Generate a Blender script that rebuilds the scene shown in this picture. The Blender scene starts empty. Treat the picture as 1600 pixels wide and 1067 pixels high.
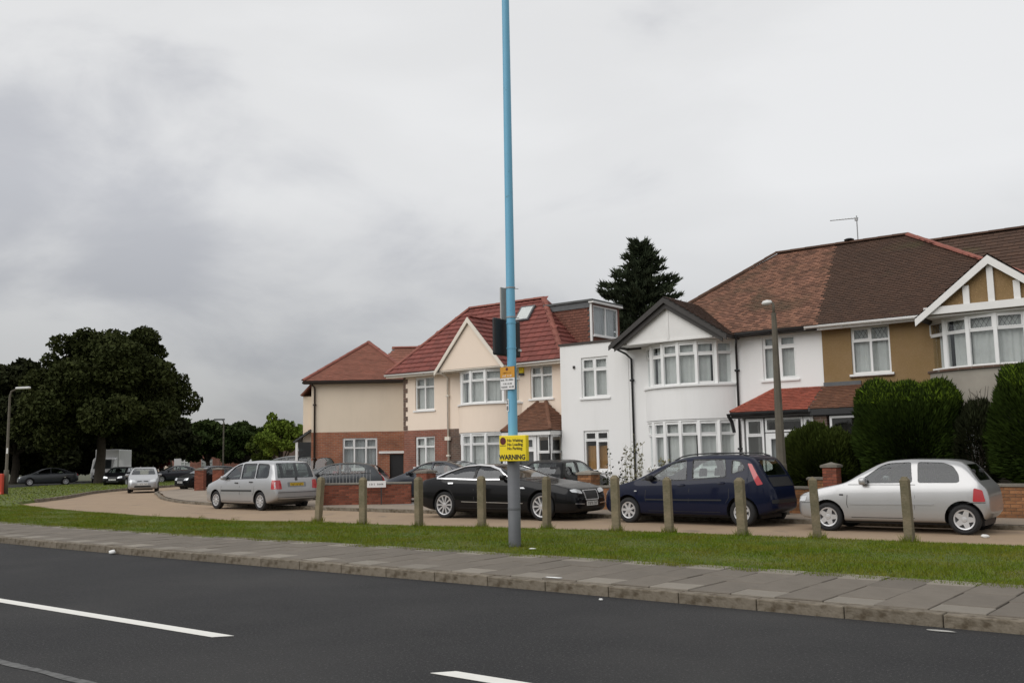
import bpy, bmesh, math, random
import numpy as np
from mathutils import Matrix, Vector
from mathutils.bvhtree import BVHTree
R = math.radians
random.seed(7); np.random.seed(7)
scene = bpy.context.scene
col = scene.collection
# ------------------------------------------------------------------ camera
F_PX, CAM_H, YAW, PITCH, ROLL = 1500.0, 1.58, math.atan(1500/1950), math.atan(182/1500), R(1.0)
_f0 = Vector((-math.sin(YAW), math.cos(YAW), 0)); _r0 = Vector((math.cos(YAW), math.sin(YAW), 0)); _z = Vector((0, 0, 1))
_fw = _f0*math.cos(PITCH)+_z*math.sin(PITCH); _up = _z*math.cos(PITCH)-_f0*math.sin(PITCH)
_u = _up*math.cos(ROLL)+_r0*math.sin(ROLL); _r = _r0*math.cos(ROLL)-_up*math.sin(ROLL)
cam = bpy.data.objects.new('camera', bpy.data.cameras.new('camera')); col.objects.link(cam)
cm = Matrix((_r, _u, -_fw)).transposed().to_4x4(); cm.translation = Vector((0, 0, CAM_H)); cam.matrix_world = cm
cam.data.sensor_width = 36; cam.data.lens = F_PX/1600*36; cam.data.clip_start = .05; cam.data.clip_end = 3000
scene.camera = cam
# ------------------------------------------------------------------ sky, sun, exposure
SUN_EL, SUN_AZ = R(40), R(196)          # azimuth measured clockwise from +Y
w = bpy.data.worlds.new('World'); scene.world = w; w.use_nodes = True
nt = w.node_tree; N = nt.nodes; LK = nt.links; N.clear()
out = N.new('ShaderNodeOutputWorld'); mixs = N.new('ShaderNodeMixShader')
sky = N.new('ShaderNodeTexSky'); sky.sky_type = 'NISHITA'; sky.sun_disc = False
sky.sun_elevation = SUN_EL; sky.sun_rotation = SUN_AZ
b1 = N.new('ShaderNodeBackground'); b1.inputs[1].default_value = .1; LK.new(sky.outputs[0], b1.inputs[0])
b2 = N.new('ShaderNodeBackground'); b2.inputs[1].default_value = 1.0
tc = N.new('ShaderNodeTexCoord'); sep = N.new('ShaderNodeSeparateXYZ'); LK.new(tc.outputs['Generated'], sep.inputs[0])
def wmath(op, a, b=None, clamp=False):
    n = N.new('ShaderNodeMath'); n.operation = op; n.use_clamp = clamp
    for i, v in enumerate((a, b)):
        if v is None: continue
        if isinstance(v, (int, float)): n.inputs[i].default_value = v
        else: LK.new(v, n.inputs[i])
    return n.outputs[0]
den = wmath('ADD', wmath('ABSOLUTE', sep.outputs[2]), .75)
cx = wmath('DIVIDE', sep.outputs[0], den); cy = wmath('DIVIDE', sep.outputs[1], den)
cmb = N.new('ShaderNodeCombineXYZ'); LK.new(cx, cmb.inputs[0]); LK.new(cy, cmb.inputs[1]); LK.new(wmath('MULTIPLY', sep.outputs[2], 2.0), cmb.inputs[2])
SKY_A = (7.7, .8, 5.39)
def wnoise(scale, detail, rough, dist, off):
    mp = N.new('ShaderNodeMapping'); mp.inputs['Location'].default_value = off; LK.new(cmb.outputs[0], mp.inputs[0])
    n = N.new('ShaderNodeTexNoise'); n.inputs['Scale'].default_value = scale; n.inputs['Detail'].default_value = detail
    n.inputs['Roughness'].default_value = rough; n.inputs['Distortion'].default_value = dist
    LK.new(mp.outputs[0], n.inputs['Vector']); return n.outputs['Fac']
n1 = wnoise(1.5, 3, .5, .25, SKY_A); n2 = wnoise(4.2, 7, .55, .35, (4.8, 9.0, 2))
tot = wmath('ADD', wmath('MULTIPLY', n1, .7), wmath('MULTIPLY', n2, .30))
ramp = N.new('ShaderNodeValToRGB'); LK.new(tot, ramp.inputs[0])
cr = ramp.color_ramp; cr.interpolation = 'EASE'
cr.elements[0].position = .33; cr.elements[0].color = (.45, .456, .48, 1)
cr.elements[1].position = .60; cr.elements[1].color = (.70, .70, .70, 1)
e = cr.elements.new(.47); e.color = (.655, .655, .655, 1)
el = wmath('MULTIPLY', wmath('ABSOLUTE', sep.outputs[2]), 3.8, True)      # overcast: a little darker towards the horizon all round
hz = N.new('ShaderNodeMix'); hz.data_type = 'RGBA'; hz.blend_type = 'MULTIPLY'; hz.inputs[0].default_value = 1
hr = N.new('ShaderNodeValToRGB'); LK.new(el, hr.inputs[0]); hr.color_ramp.elements[0].color = (.48, .48, .485, 1); hr.color_ramp.elements[1].color = (1, 1, 1, 1)
LK.new(ramp.outputs[0], hz.inputs[6]); LK.new(hr.outputs[0], hz.inputs[7])
LK.new(hz.outputs[2], b2.inputs[0])
mixs.inputs[0].default_value = .93
LK.new(b1.outputs[0], mixs.inputs[1]); LK.new(b2.outputs[0], mixs.inputs[2]); LK.new(mixs.outputs[0], out.inputs[0])
sun = bpy.data.objects.new('sun', bpy.data.lights.new('sun', 'SUN')); col.objects.link(sun)
sun.data.energy = 1.3; sun.data.angle = R(62); sun.data.color = (1, .975, .94)
sd = Vector((math.sin(SUN_AZ)*math.cos(SUN_EL), math.cos(SUN_AZ)*math.cos(SUN_EL), math.sin(SUN_EL)))
sun.rotation_euler = sd.to_track_quat('Z', 'Y').to_euler(); sun.location = sd*60
vs = scene.view_settings; vs.view_transform = 'Standard'; vs.look = 'None'; vs.exposure = 0.3; vs.gamma = 1; vs.use_curve_mapping = False
scene.render.engine = 'CYCLES'; scene.render.resolution_x = 1024; scene.render.resolution_y = 682
# ------------------------------------------------------------------ materials
MATS = {}
def _nodes(name):
    m = bpy.data.materials.new(name); m.use_nodes = True; nt = m.node_tree
    return m, nt, nt.nodes, nt.links, nt.nodes['Principled BSDF']
def mat(name, c, rough=.7, metal=0, var=.12, scale=6, bump=0, bscale=40, coat=0, spec=.5, island=0, c2=None, detail=5, wear=None, streak=None, chips=None):
    """Principled with two-octave colour variation in object space, optional bump and per-piece variation."""
    if name in MATS: return MATS[name]
    m, nt, N, L, p = _nodes(name)
    p.inputs['Roughness'].default_value = rough; p.inputs['Metallic'].default_value = metal
    p.inputs['Specular IOR Level'].default_value = spec
    if coat: p.inputs['Coat Weight'].default_value = coat; p.inputs['Coat Roughness'].default_value = .06
    tc = N.new('ShaderNodeTexCoord'); c2 = c2 or tuple(x*.6 for x in c)
    no = N.new('ShaderNodeTexNoise'); no.inputs['Scale'].default_value = scale; no.inputs['Detail'].default_value = detail; no.inputs['Roughness'].default_value = .6
    L.new(tc.outputs['Object'], no.inputs['Vector'])
    mr = N.new('ShaderNodeMapRange'); mr.inputs[1].default_value = .32; mr.inputs[2].default_value = .68; mr.inputs[3].default_value = 0; mr.inputs[4].default_value = min(1, var*2.2)
    L.new(no.outputs['Fac'], mr.inputs[0])
    mx = N.new('ShaderNodeMix'); mx.data_type = 'RGBA'; mx.inputs[6].default_value = (*c, 1); mx.inputs[7].default_value = (*c2, 1)
    L.new(mr.outputs[0], mx.inputs[0]); last = mx.outputs[2]
    if island:
        ge = N.new('ShaderNodeNewGeometry'); oi = N.new('ShaderNodeObjectInfo')
        ad = N.new('ShaderNodeMath'); ad.operation = 'ADD'; L.new(ge.outputs['Random Per Island'], ad.inputs[0]); L.new(oi.outputs['Random'], ad.inputs[1])
        fr = N.new('ShaderNodeMath'); fr.operation = 'FRACT'; L.new(ad.outputs[0], fr.inputs[0])
        m2 = N.new('ShaderNodeMapRange'); m2.inputs[3].default_value = 1-island; m2.inputs[4].default_value = 1+island; L.new(fr.outputs[0], m2.inputs[0])
        hs = N.new('ShaderNodeHueSaturation'); L.new(m2.outputs[0], hs.inputs['Value']); L.new(last, hs.inputs['Color']); last = hs.outputs[0]
    if wear:                                    # blotches of a second colour with their own shape: (colour, scale, low, high)
        wn = N.new('ShaderNodeTexNoise'); wn.inputs['Scale'].default_value = wear[1]; wn.inputs['Detail'].default_value = 6; L.new(tc.outputs['Object'], wn.inputs['Vector'])
        wr = N.new('ShaderNodeMapRange'); wr.inputs[1].default_value = wear[2]; wr.inputs[2].default_value = wear[3]; L.new(wn.outputs['Fac'], wr.inputs[0])
        wm = N.new('ShaderNodeMix'); wm.data_type = 'RGBA'; L.new(wr.outputs[0], wm.inputs[0]); L.new(last, wm.inputs[6]); wm.inputs[7].default_value = (*wear[0], 1); last = wm.outputs[2]
    if streak:                                  # faint run-down marks: (colour, amount)
        mp = N.new('ShaderNodeMapping'); mp.inputs['Scale'].default_value = (2.1, 2.1, .3); L.new(tc.outputs['Object'], mp.inputs[0])
        sn_ = N.new('ShaderNodeTexNoise'); sn_.inputs['Scale'].default_value = 1; sn_.inputs['Detail'].default_value = 6; sn_.inputs['Roughness'].default_value = .65; L.new(mp.outputs[0], sn_.inputs['Vector'])
        sr = N.new('ShaderNodeMapRange'); sr.inputs[1].default_value = .5; sr.inputs[2].default_value = .78; sr.inputs[4].default_value = streak[1]*.55; L.new(sn_.outputs['Fac'], sr.inputs[0])
        sm = N.new('ShaderNodeMix'); sm.data_type = 'RGBA'; L.new(sr.outputs[0], sm.inputs[0]); L.new(last, sm.inputs[6]); sm.inputs[7].default_value = (*streak[0], 1); last = sm.outputs[2]
    if chips:                                   # small stones: (colour, scale, low, high)
        cn = N.new('ShaderNodeTexNoise'); cn.inputs['Scale'].default_value = chips[1]; cn.inputs['Detail'].default_value = 2; L.new(tc.outputs['Object'], cn.inputs['Vector'])
        cm_ = N.new('ShaderNodeMapRange'); cm_.inputs[1].default_value = chips[2]; cm_.inputs[2].default_value = chips[3]; L.new(cn.outputs['Fac'], cm_.inputs[0])
        ck = N.new('ShaderNodeMix'); ck.data_type = 'RGBA'; L.new(cm_.outputs[0], ck.inputs[0]); L.new(last, ck.inputs[6]); ck.inputs[7].default_value = (*chips[0], 1); last = ck.outputs[2]
    L.new(last, p.inputs['Base Color'])
    if bump:
        bn = N.new('ShaderNodeTexNoise'); bn.inputs['Scale'].default_value = bscale; bn.inputs['Detail'].default_value = 4; L.new(tc.outputs['Object'], bn.inputs['Vector'])
        bu = N.new('ShaderNodeBump'); bu.inputs['Strength'].default_value = bump; bu.inputs['Distance'].default_value = .02; L.new(bn.outputs['Fac'], bu.inputs['Height']); L.new(bu.outputs[0], p.inputs['Normal'])
    MATS[name] = m; return m
def brick_mat(name, a, b, mortar, bw=.225, bh=.075):
    m, nt, N, L, p = _nodes(name); p.inputs['Roughness'].default_value = .85
    tc = N.new('ShaderNodeTexCoord'); sp = N.new('ShaderNodeSeparateXYZ'); L.new(tc.outputs['Object'], sp.inputs[0])
    ad = N.new('ShaderNodeMath'); L.new(sp.outputs[0], ad.inputs[0]); L.new(sp.outputs[1], ad.inputs[1])
    cb = N.new('ShaderNodeCombineXYZ'); L.new(ad.outputs[0], cb.inputs[0]); L.new(sp.outputs[2], cb.inputs[1])
    br = N.new('ShaderNodeTexBrick'); br.inputs['Scale'].default_value = 1; br.inputs['Brick Width'].default_value = bw; br.inputs['Row Height'].default_value = bh
    br.inputs['Mortar Size'].default_value = .008; br.inputs['Color1'].default_value = (*a, 1); br.inputs['Color2'].default_value = (*b, 1); br.inputs['Mortar'].default_value = (*mortar, 1)
    L.new(cb.outputs[0], br.inputs['Vector'])
    no = N.new('ShaderNodeTexNoise'); no.inputs['Scale'].default_value = 1.6; no.inputs['Detail'].default_value = 6; L.new(tc.outputs['Object'], no.inputs['Vector'])
    mr = N.new('ShaderNodeMapRange'); mr.inputs[1].default_value = .35; mr.inputs[2].default_value = .7; mr.inputs[3].default_value = 1.12; mr.inputs[4].default_value = .72; L.new(no.outputs['Fac'], mr.inputs[0])
    hs = N.new('ShaderNodeHueSaturation'); L.new(br.outputs['Color'], hs.inputs['Color']); L.new(mr.outputs[0], hs.inputs['Value']); L.new(hs.outputs[0], p.inputs['Base Color'])
    bu = N.new('ShaderNodeBump'); bu.inputs['Strength'].default_value = .5; bu.inputs['Distance'].default_value = .01; bu.invert = True; L.new(br.outputs['Fac'], bu.inputs['Height']); L.new(bu.outputs[0], p.inputs['Normal'])
    MATS[name] = m; return m
def glass_mat(name, tint, ior=1.5, rough=.02, strength=1.0):
    m, nt, N, L, p = _nodes(name); N.remove(p); o = N['Material Output']
    t = N.new('ShaderNodeBsdfTransparent'); t.inputs[0].default_value = (*tint, 1)
    g = N.new('ShaderNodeBsdfGlossy'); g.inputs['Roughness'].default_value = rough; g.inputs[0].default_value = (.95, .97, 1, 1)
    f = N.new('ShaderNodeFresnel'); ge = N.new('ShaderNodeNewGeometry'); io = N.new('ShaderNodeMapRange'); io.inputs[3].default_value = ior; io.inputs[4].default_value = 1/ior; L.new(ge.outputs['Backfacing'], io.inputs[0]); L.new(io.outputs[0], f.inputs[0])
    mr = N.new('ShaderNodeMath'); mr.operation = 'MULTIPLY'; mr.inputs[1].default_value = strength; mr.use_clamp = True; L.new(f.outputs[0], mr.inputs[0])
    x = N.new('ShaderNodeMixShader'); L.new(mr.outputs[0], x.inputs[0]); L.new(t.outputs[0], x.inputs[1]); L.new(g.outputs[0], x.inputs[2]); L.new(x.outputs[0], o.inputs[0])
    MATS[name] = m; return m
def leaf_mat(name, c, c2, island=.45, scale=.5):
    m = mat(name, c, .8, var=.45, scale=scale, c2=c2, island=island*.7, spec=.06)
    return m
M = mat
M('asphalt', (.030, .030, .031), .9, var=.3, scale=1.1, c2=(.023, .023, .024), bump=.6, bscale=130, wear=((.046, .045, .044), .4, .45, .75), spec=.3, chips=((.095, .093, .09), 46, .58, .74))
M('road_paint', (.78, .77, .72), .6, var=.1, scale=9, c2=(.6, .58, .54))
M('worn_paint', (.15, .15, .145), .85, var=.4, scale=7, c2=(.08, .08, .08))
M('slab', (.160, .138, .112), .9, var=.4, scale=2.5, c2=(.118, .101, .08), island=.10, bump=.3, bscale=60)
M('slab_pale', (.235, .21, .175), .9, var=.25, scale=4, c2=(.175, .155, .125), island=.12, bump=.3, bscale=60)
M('joint', (.10, .09, .075), .95, var=.3, scale=8)
M('kerb', (.20, .17, .13), .9, var=.5, scale=9, c2=(.12, .098, .068), island=.12, bump=.5, bscale=35, wear=((.075, .056, .034), 9, .50, .72))
M('service_concrete', (.325, .235, .15), .9, var=.28, scale=.8, c2=(.26, .185, .13), bump=.25, bscale=50, wear=((.16, .125, .09), 1.1, .60, .74))
M('far_paving', (.30, .245, .19), .9, var=.25, scale=1.1, c2=(.17, .14, .11), bump=.2, bscale=50)
M('forecourt', (.27, .25, .225), .9, var=.3, scale=1.2, bump=.2)
M('soil_grass', (.095, .115, .014), .95, var=.5, scale=1.2, c2=(.055, .088, .010), bump=.6, bscale=25, wear=((.15, .125, .05), 1.5, .56, .78))
M('ground', (.09, .095, .05), .95, var=.4, scale=.3)
leaf_mat('grass_blade', (.096, .155, .009), (.155, .155, .02), .3, 1.3)
M('white_render', (.82, .815, .805), .85, var=.06, scale=1.2, c2=(.74, .73, .71), bump=.12, bscale=110, streak=((.55, .54, .50), .30))
M('cream_render', (.85, .72, .60), .85, var=.07, scale=1.0, c2=(.76, .62, .50), bump=.2, bscale=110, streak=((.58, .49, .39), .30))
M('beige_render', (.79, .68, .545), .9, var=.22, scale=.8, c2=(.70, .60, .475), bump=.35, bscale=70, streak=((.55, .47, .37), .35))
M('tan_render', (.275, .18, .088), .95, var=.3, scale=2.2, c2=(.235, .15, .06), bump=.9, bscale=60, streak=((.17, .115, .055), .4), chips=((.42, .29, .14), 45, .6, .75))
M('grey_render', (.36, .33, .28), .95, var=.2, scale=1.5, bump=.5, bscale=60)
M('upvc', (.82, .82, .81), .35, var=.03, spec=.5)
M('white_paint', (.78, .77, .75), .5, var=.08, scale=3)
M('cream_paint', (.76, .70, .61), .5, var=.06, scale=3)
M('dark_timber', (.045, .04, .037), .6, var=.3, scale=6)
M('black_plastic', (.018, .018, .02), .4, var=.1)
M('gutter_brown', (.04, .028, .022), .5, var=.2)
M('curtain', (.62, .62, .61), .95, var=.15, scale=2.5)
M('curtain_grey', (.45, .46, .47), .95, var=.15, scale=2.5)
M('curtain_orange', (.42, .22, .07), .95, var=.2, scale=3)
M('curtain_dark', (.12, .12, .125), .95, var=.2, scale=3)
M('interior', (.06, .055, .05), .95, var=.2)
M('lead', (.11, .115, .12), .6, var=.25, scale=5)
M('roof_felt', (.12, .125, .125), .9, var=.3, scale=3)
M('tile_red', (.20, .055, .042), .8, var=.3, scale=1.2, c2=(.15, .042, .034), island=.16)
M('tile_red_ridge', (.26, .085, .06), .75, var=.25, scale=2, island=.12)
M('tile_weathered', (.215, .104, .068), .9, var=.42, scale=.8, c2=(.15, .075, .045), island=.42, bump=.3, wear=((.07, .052, .03), .8, .52, .72))
M('tile_brown', (.074, .037, .022), .9, var=.3, scale=.6, c2=(.055, .031, .020), island=.16, wear=((.075, .065, .025), .5, .64, .8))
M('tile_porch', (.33, .085, .052), .8, var=.3, scale=1.5, island=.16)
M('tile_porch_brown', (.17, .075, .042), .85, var=.3, scale=1.5, island=.2)
M('tile_hung', (.19, .075, .05), .85, var=.3, scale=1.3, island=.18)
M('tile_corner', (.27, .105, .07), .85, var=.35, scale=.8, c2=(.20, .085, .058), island=.12)
brick_mat('brick_house', (.28, .09, .055), (.20, .066, .042), (.26, .19, .15))
brick_mat('brick_corner', (.36, .125, .06), (.26, .085, .045), (.30, .22, .16))
brick_mat('brick_dark', (.15, .085, .06), (.10, .065, .05), (.2, .17, .14))
M('brick', (.26, .082, .046), .9, var=.35, scale=9, c2=(.17, .055, .035), island=.3, bump=.4, bscale=60)
M('brick_yellow', (.31, .15, .065), .9, var=.35, scale=9, c2=(.21, .09, .04), island=.3, bump=.4, bscale=60)
M('mortar', (.22, .18, .14), .95, var=.3, scale=10)
M('coping', (.2, .18, .15), .9, var=.35, scale=6)
M('wood_post', (.225, .18, .115), .9, var=.5, scale=4, c2=(.125, .112, .066), island=.14, bump=.6, bscale=30, wear=((.19, .165, .115), 7, .58, .75))
M('pole_blue', (.155, .42, .60), .5, var=.2, scale=3, c2=(.125, .36, .52), wear=((.10, .22, .26), 9, .66, .75))
M('pole_grey', (.125, .13, .14), .6, var=.25, scale=3)
M('lamp_concrete', (.13, .115, .088), .9, var=.35, scale=3, bump=.3)
M('galvanised', (.36, .365, .37), .5, metal=.3, var=.2, scale=4)
M('lantern', (.7, .7, .68), .3, var=.1)
M('sign_yellow', (.85, .66, .015), .4, var=.08, scale=4)
M('sign_orange', (.62, .29, .02), .4, var=.08)
M('sign_white', (.78, .77, .76), .4, var=.06)
M('sign_back', (.42, .41, .385), .6, var=.15)
M('sign_black', (.010, .011, .012), .5, var=.1)
M('print_black', (.015, .014, .013), .6, var=.05)
M('print_red', (.10, .008, .010), .5, var=.1)
M('red_plastic', (.55, .05, .02), .5, var=.2)
M('rubber', (.014, .014, .015), .8, var=.2, scale=8)
M('alloy', (.62, .62, .63), .3, metal=.6, var=.06)
M('alloy_dark', (.06, .06, .062), .5, metal=.4, var=.1)
M('chrome', (.92, .92, .93), .3, metal=1, var=.02)
M('car_black_trim', (.016, .016, .017), .5, var=.1)
M('car_interior', (.03, .03, .033), .9, var=.2)
M('lamp_red', (.42, .012, .018), .15, var=.1, coat=1)
M('lamp_clear', (.72, .74, .76), .12, metal=.35, var=.1, coat=1)
M('plate_yellow', (.62, .42, .03), .45, var=.08)
M('plate_white', (.7, .7, .68), .45, var=.08)
def paint(name, c, metal=.35, rough=.38, coat=.8, spec=.35):
    return M(name, c, rough, metal=metal, var=.05, scale=2, coat=coat, spec=spec)
paint('paint_silver', (.42, .425, .435), .6, .36); paint('paint_silver_warm', (.43, .432, .435), .6, .34); paint('paint_black', (.005, .005, .006), .0, .45, .5, .05); paint('paint_blue', (.004, .007, .024), .0, .42, .5, .08)
paint('paint_charcoal', (.05, .055, .06), .4); paint('paint_grey', (.22, .23, .24), .5); paint('paint_white', (.72, .72, .71), 0, .4); paint('paint_navy', (.02, .024, .035), .3)
paint('paint_darkgreen', (.03, .034, .03), .3)
glass_mat('window_glass', (.93, .945, .94)); glass_mat('car_glass', (.62, .68, .66), strength=1.5); glass_mat('car_glass_dark', (.22, .235, .24), strength=1.5)
M('bark', (.06, .048, .035), .95, var=.4, scale=5, bump=.8, bscale=18)
leaf_mat('leaf_dark', (.030, .038, .012), (.044, .051, .016), .5, .35)
leaf_mat('leaf_shaded', (.018, .022, .009), (.027, .031, .012), .5, .35)  # deep shade put into the leaf colour of the background trees
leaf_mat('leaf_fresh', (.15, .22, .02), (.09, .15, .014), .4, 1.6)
leaf_mat('leaf_mid', (.03, .05, .014), (.045, .06, .018), .5, .3)
leaf_mat('leaf_lime', (.14, .19, .028), (.085, .13, .02), .45, .6)
leaf_mat('leaf_conifer', (.034, .046, .026), (.048, .06, .034), .55, .6)
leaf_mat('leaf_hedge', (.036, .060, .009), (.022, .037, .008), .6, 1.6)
leaf_mat('leaf_privet', (.034, .048, .009), (.046, .062, .012), .6, 1.6)
leaf_mat('leaf_red', (.15, .028, .022), (.10, .02, .02), .4, .9)
leaf_mat('leaf_shrub', (.022, .027, .012), (.03, .034, .016), .6, .9)
leaf_mat('leaf_dry', (.22, .20, .13), (.15, .15, .08), .4, 2)
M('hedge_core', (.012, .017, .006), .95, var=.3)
M('litter', (.75, .75, .73), .7, var=.15, scale=20)
# ------------------------------------------------------------------ mesh helpers
def link(o, parent=None):
    col.objects.link(o)
    if parent is not None: o.parent = parent
    return o
def tag(o, label=None, cat=None, group=None, kind=None):
    if label: o['label'] = label
    if cat: o['category'] = cat
    if group: o['group'] = group
    if kind: o['kind'] = kind
    return o
def empty(name, loc=(0, 0, 0), rz=0, label=None, cat=None, group=None, parent=None):
    o = bpy.data.objects.new(name, None); o.location = loc; o.rotation_euler = (0, 0, rz); o.empty_display_size = .2
    link(o, parent); return tag(o, label, cat, group)
def mesh_obj(name, me, m, parent=None, smooth=False, loc=None):
    if m is not None:
        me.materials.clear(); me.materials.append(MATS[m] if isinstance(m, str) else m)
    if smooth: me.polygons.foreach_set('use_smooth', [True]*len(me.polygons))
    o = bpy.data.objects.new(name, me); link(o, parent)
    if loc is not None: o.location = loc
    return o
class MB:
    def __init__(s): s.v = []; s.f = []; s.M = None
    def add(s, vs, fs):
        b = len(s.v)
        for p in vs:
            p = Vector(p)
            if s.M is not None: p = s.M @ p
            s.v.append(tuple(p))
        for f in fs: s.f.append([i+b for i in f])
        return s
    def box(s, a, b, Mx=None):
        x0, y0, z0 = a; x1, y1, z1 = b
        vs = [(x0, y0, z0), (x1, y0, z0), (x1, y1, z0), (x0, y1, z0), (x0, y0, z1), (x1, y0, z1), (x1, y1, z1), (x0, y1, z1)]
        if Mx is not None: vs = [Mx @ Vector(p) for p in vs]
        return s.add(vs, [(0, 3, 2, 1), (4, 5, 6, 7), (0, 1, 5, 4), (1, 2, 6, 5), (2, 3, 7, 6), (3, 0, 4, 7)])
    def prism(s, poly, h0, h1, axis='z'):
        """poly 2-D; axis z: (x,y) extruded in z; axis y: (x,z) extruded in y; axis x: (y,z) extruded in x."""
        n = len(poly)
        def P(a, b, h): return (a, b, h) if axis == 'z' else ((a, h, b) if axis == 'y' else (h, a, b))
        vs = [P(a, b, h0) for a, b in poly]+[P(a, b, h1) for a, b in poly]
        return s.add(vs, [tuple(range(n))[::-1], tuple(range(n, 2*n))]+[(i, (i+1) % n, n+(i+1) % n, n+i) for i in range(n)])
    def slab(s, poly3, thick):
        """3-D polygon given depth along minus its normal."""
        P = [Vector(p) for p in poly3]; n = (P[1]-P[0]).cross(P[2]-P[0]).normalized()
        if n.z < 0: P.reverse(); n = -n
        k = len(P); vs = P+[p-n*thick for p in P]
        return s.add(vs, [tuple(range(k)), tuple(range(k, 2*k))[::-1]]+[(i, k+i, k+(i+1) % k, (i+1) % k) for i in range(k)])
    def tube(s, path, r, n=8, caps=True):
        P = [Vector(p) for p in path]; rs = r if isinstance(r, (list, tuple)) else [r]*len(P); rings = []; vs = []; fs = []
        up = None
        for i, p in enumerate(P):
            d = (P[min(i+1, len(P)-1)]-P[max(i-1, 0)]).normalized()
            if up is None: up = Vector((0, 0, 1)) if abs(d.z) < .9 else Vector((1, 0, 0))
            a = d.cross(up).normalized(); b = a.cross(d).normalized(); up = b
            vs += [p+(a*math.cos(2*math.pi*k/n)+b*math.sin(2*math.pi*k/n))*rs[i] for k in range(n)]
        for i in range(len(P)-1):
            for k in range(n): fs.append((i*n+k, i*n+(k+1) % n, (i+1)*n+(k+1) % n, (i+1)*n+k))
        if caps: fs += [tuple(range(n))[::-1], tuple(range((len(P)-1)*n, len(P)*n))]
        return s.add(vs, fs)
    def lathe(s, prof, n=24, axis='y'):
        """profile of (h, r) about an axis."""
        vs = []; fs = []
        for h, r in prof:
            for k in range(n):
                c, q = r*math.cos(2*math.pi*k/n), r*math.sin(2*math.pi*k/n)
                vs.append((c, h, q) if axis == 'y' else (c, q, h))
        for i in range(len(prof)-1):
            for k in range(n): fs.append((i*n+k, i*n+(k+1) % n, (i+1)*n+(k+1) % n, (i+1)*n+k))
        return s.add(vs, fs)
    def mesh(s, name):
        me = bpy.data.meshes.new(name); me.from_pydata(s.v, [], s.f); me.update()
        bm = bmesh.new(); bm.from_mesh(me); bmesh.ops.recalc_face_normals(bm, faces=bm.faces); bm.to_mesh(me); bm.free()
        return me
    def build(s, name, m, parent=None, smooth=False): return mesh_obj(name, s.mesh(name), m, parent, smooth)
def fast_mesh(name, verts, quads):
    """numpy arrays -> mesh of quads."""
    me = bpy.data.meshes.new(name); nv, nq = len(verts), len(quads); k = quads.shape[1]
    me.vertices.add(nv); me.vertices.foreach_set('co', np.asarray(verts, np.float32).ravel())
    me.loops.add(nq*k); me.loops.foreach_set('vertex_index', np.asarray(quads, np.int32).ravel())
    me.polygons.add(nq); me.polygons.foreach_set('loop_start', np.arange(0, nq*k, k, dtype=np.int32)); me.polygons.foreach_set('loop_total', np.full(nq, k, np.int32))
    me.update(calc_edges=True); return me
def bevel_mesh(me, w, seg=2, angle=30):
    bm = bmesh.new(); bm.from_mesh(me)
    es = [e for e in bm.edges if len(e.link_faces) == 2 and e.calc_face_angle(0) > R(angle)]
    bmesh.ops.bevel(bm, geom=es, offset=w, segments=seg, affect='EDGES', profile=.5); bm.to_mesh(me); bm.free(); return me
def smooth_line(pts, n=6):
    """Catmull-Rom through 2-D/3-D points."""
    P = [Vector(p) for p in pts]; o = []
    for i in range(len(P)-1):
        a, b, c, d = P[max(i-1, 0)], P[i], P[i+1], P[min(i+2, len(P)-1)]
        for k in range(n):
            t = k/n; o.append(.5*((2*b)+(c-a)*t+(2*a-5*b+4*c-d)*t*t+(3*b-a-3*c+d)*t**3))
    o.append(P[-1]); return o
def text_mesh(txt, size, bold=0, align='CENTER'):
    cu = bpy.data.curves.new('t', 'FONT'); cu.body = txt; cu.size = size; cu.align_x = align; cu.align_y = 'CENTER'; cu.offset = bold; cu.extrude = .0015; cu.resolution_u = 3
    ob = bpy.data.objects.new('t', cu); col.objects.link(ob); dg = bpy.context.evaluated_depsgraph_get()
    me = bpy.data.meshes.new_from_object(ob.evaluated_get(dg)); bpy.data.objects.remove(ob); bpy.data.curves.remove(cu); return me
# ------------------------------------------------------------------ the ground
def struct(o): o['kind'] = 'structure'; return o
def sheet(name, poly, z, m, thick=.02, sub=False):
    bm = bmesh.new(); vs = [bm.verts.new((p[0], p[1], z)) for p in poly]; f = bm.faces.new(vs)
    if f.normal.z < 0: f.normal_flip()
    bmesh.ops.triangulate(bm, faces=[f]); bm.normal_update()
    for f in bm.faces:
        if f.normal.z < 0: f.normal_flip()
    me = bpy.data.meshes.new(name); bm.to_mesh(me); bm.free()
    return struct(mesh_obj(name, me, m))
def offset_line(pts, d):
    o = []
    for i, p in enumerate(pts):
        t = (Vector(pts[min(i+1, len(pts)-1)])-Vector(pts[max(i-1, 0)])).normalized()
        o.append((p[0]-t.y*d, p[1]+t.x*d))
    return o
sheet('ground', [(-900, -300), (400, -300), (400, 900), (-900, 900)], -.04, 'ground')
ROAD_N = [tuple(p) for p in smooth_line([(45, 9.2), (8, 9.3), (-1.7, 9.38), (-8.2, 9.53), (-21, 9.65), (-32, 10.7), (-46, 15), (-58, 21.2), (-68, 28.6), (-75, 36), (-79, 43), (-82, 51), (-86, 63), (-97, 92)], 5)]
ROAD_S = offset_line(ROAD_N, 8.3)
sheet('main_road', ROAD_N+ROAD_S[::-1], 0, 'asphalt')
sheet('near_pavement', [(45, .9), (-35, 1.6), (-35, -4), (45, -4)], .1, 'slab')
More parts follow.
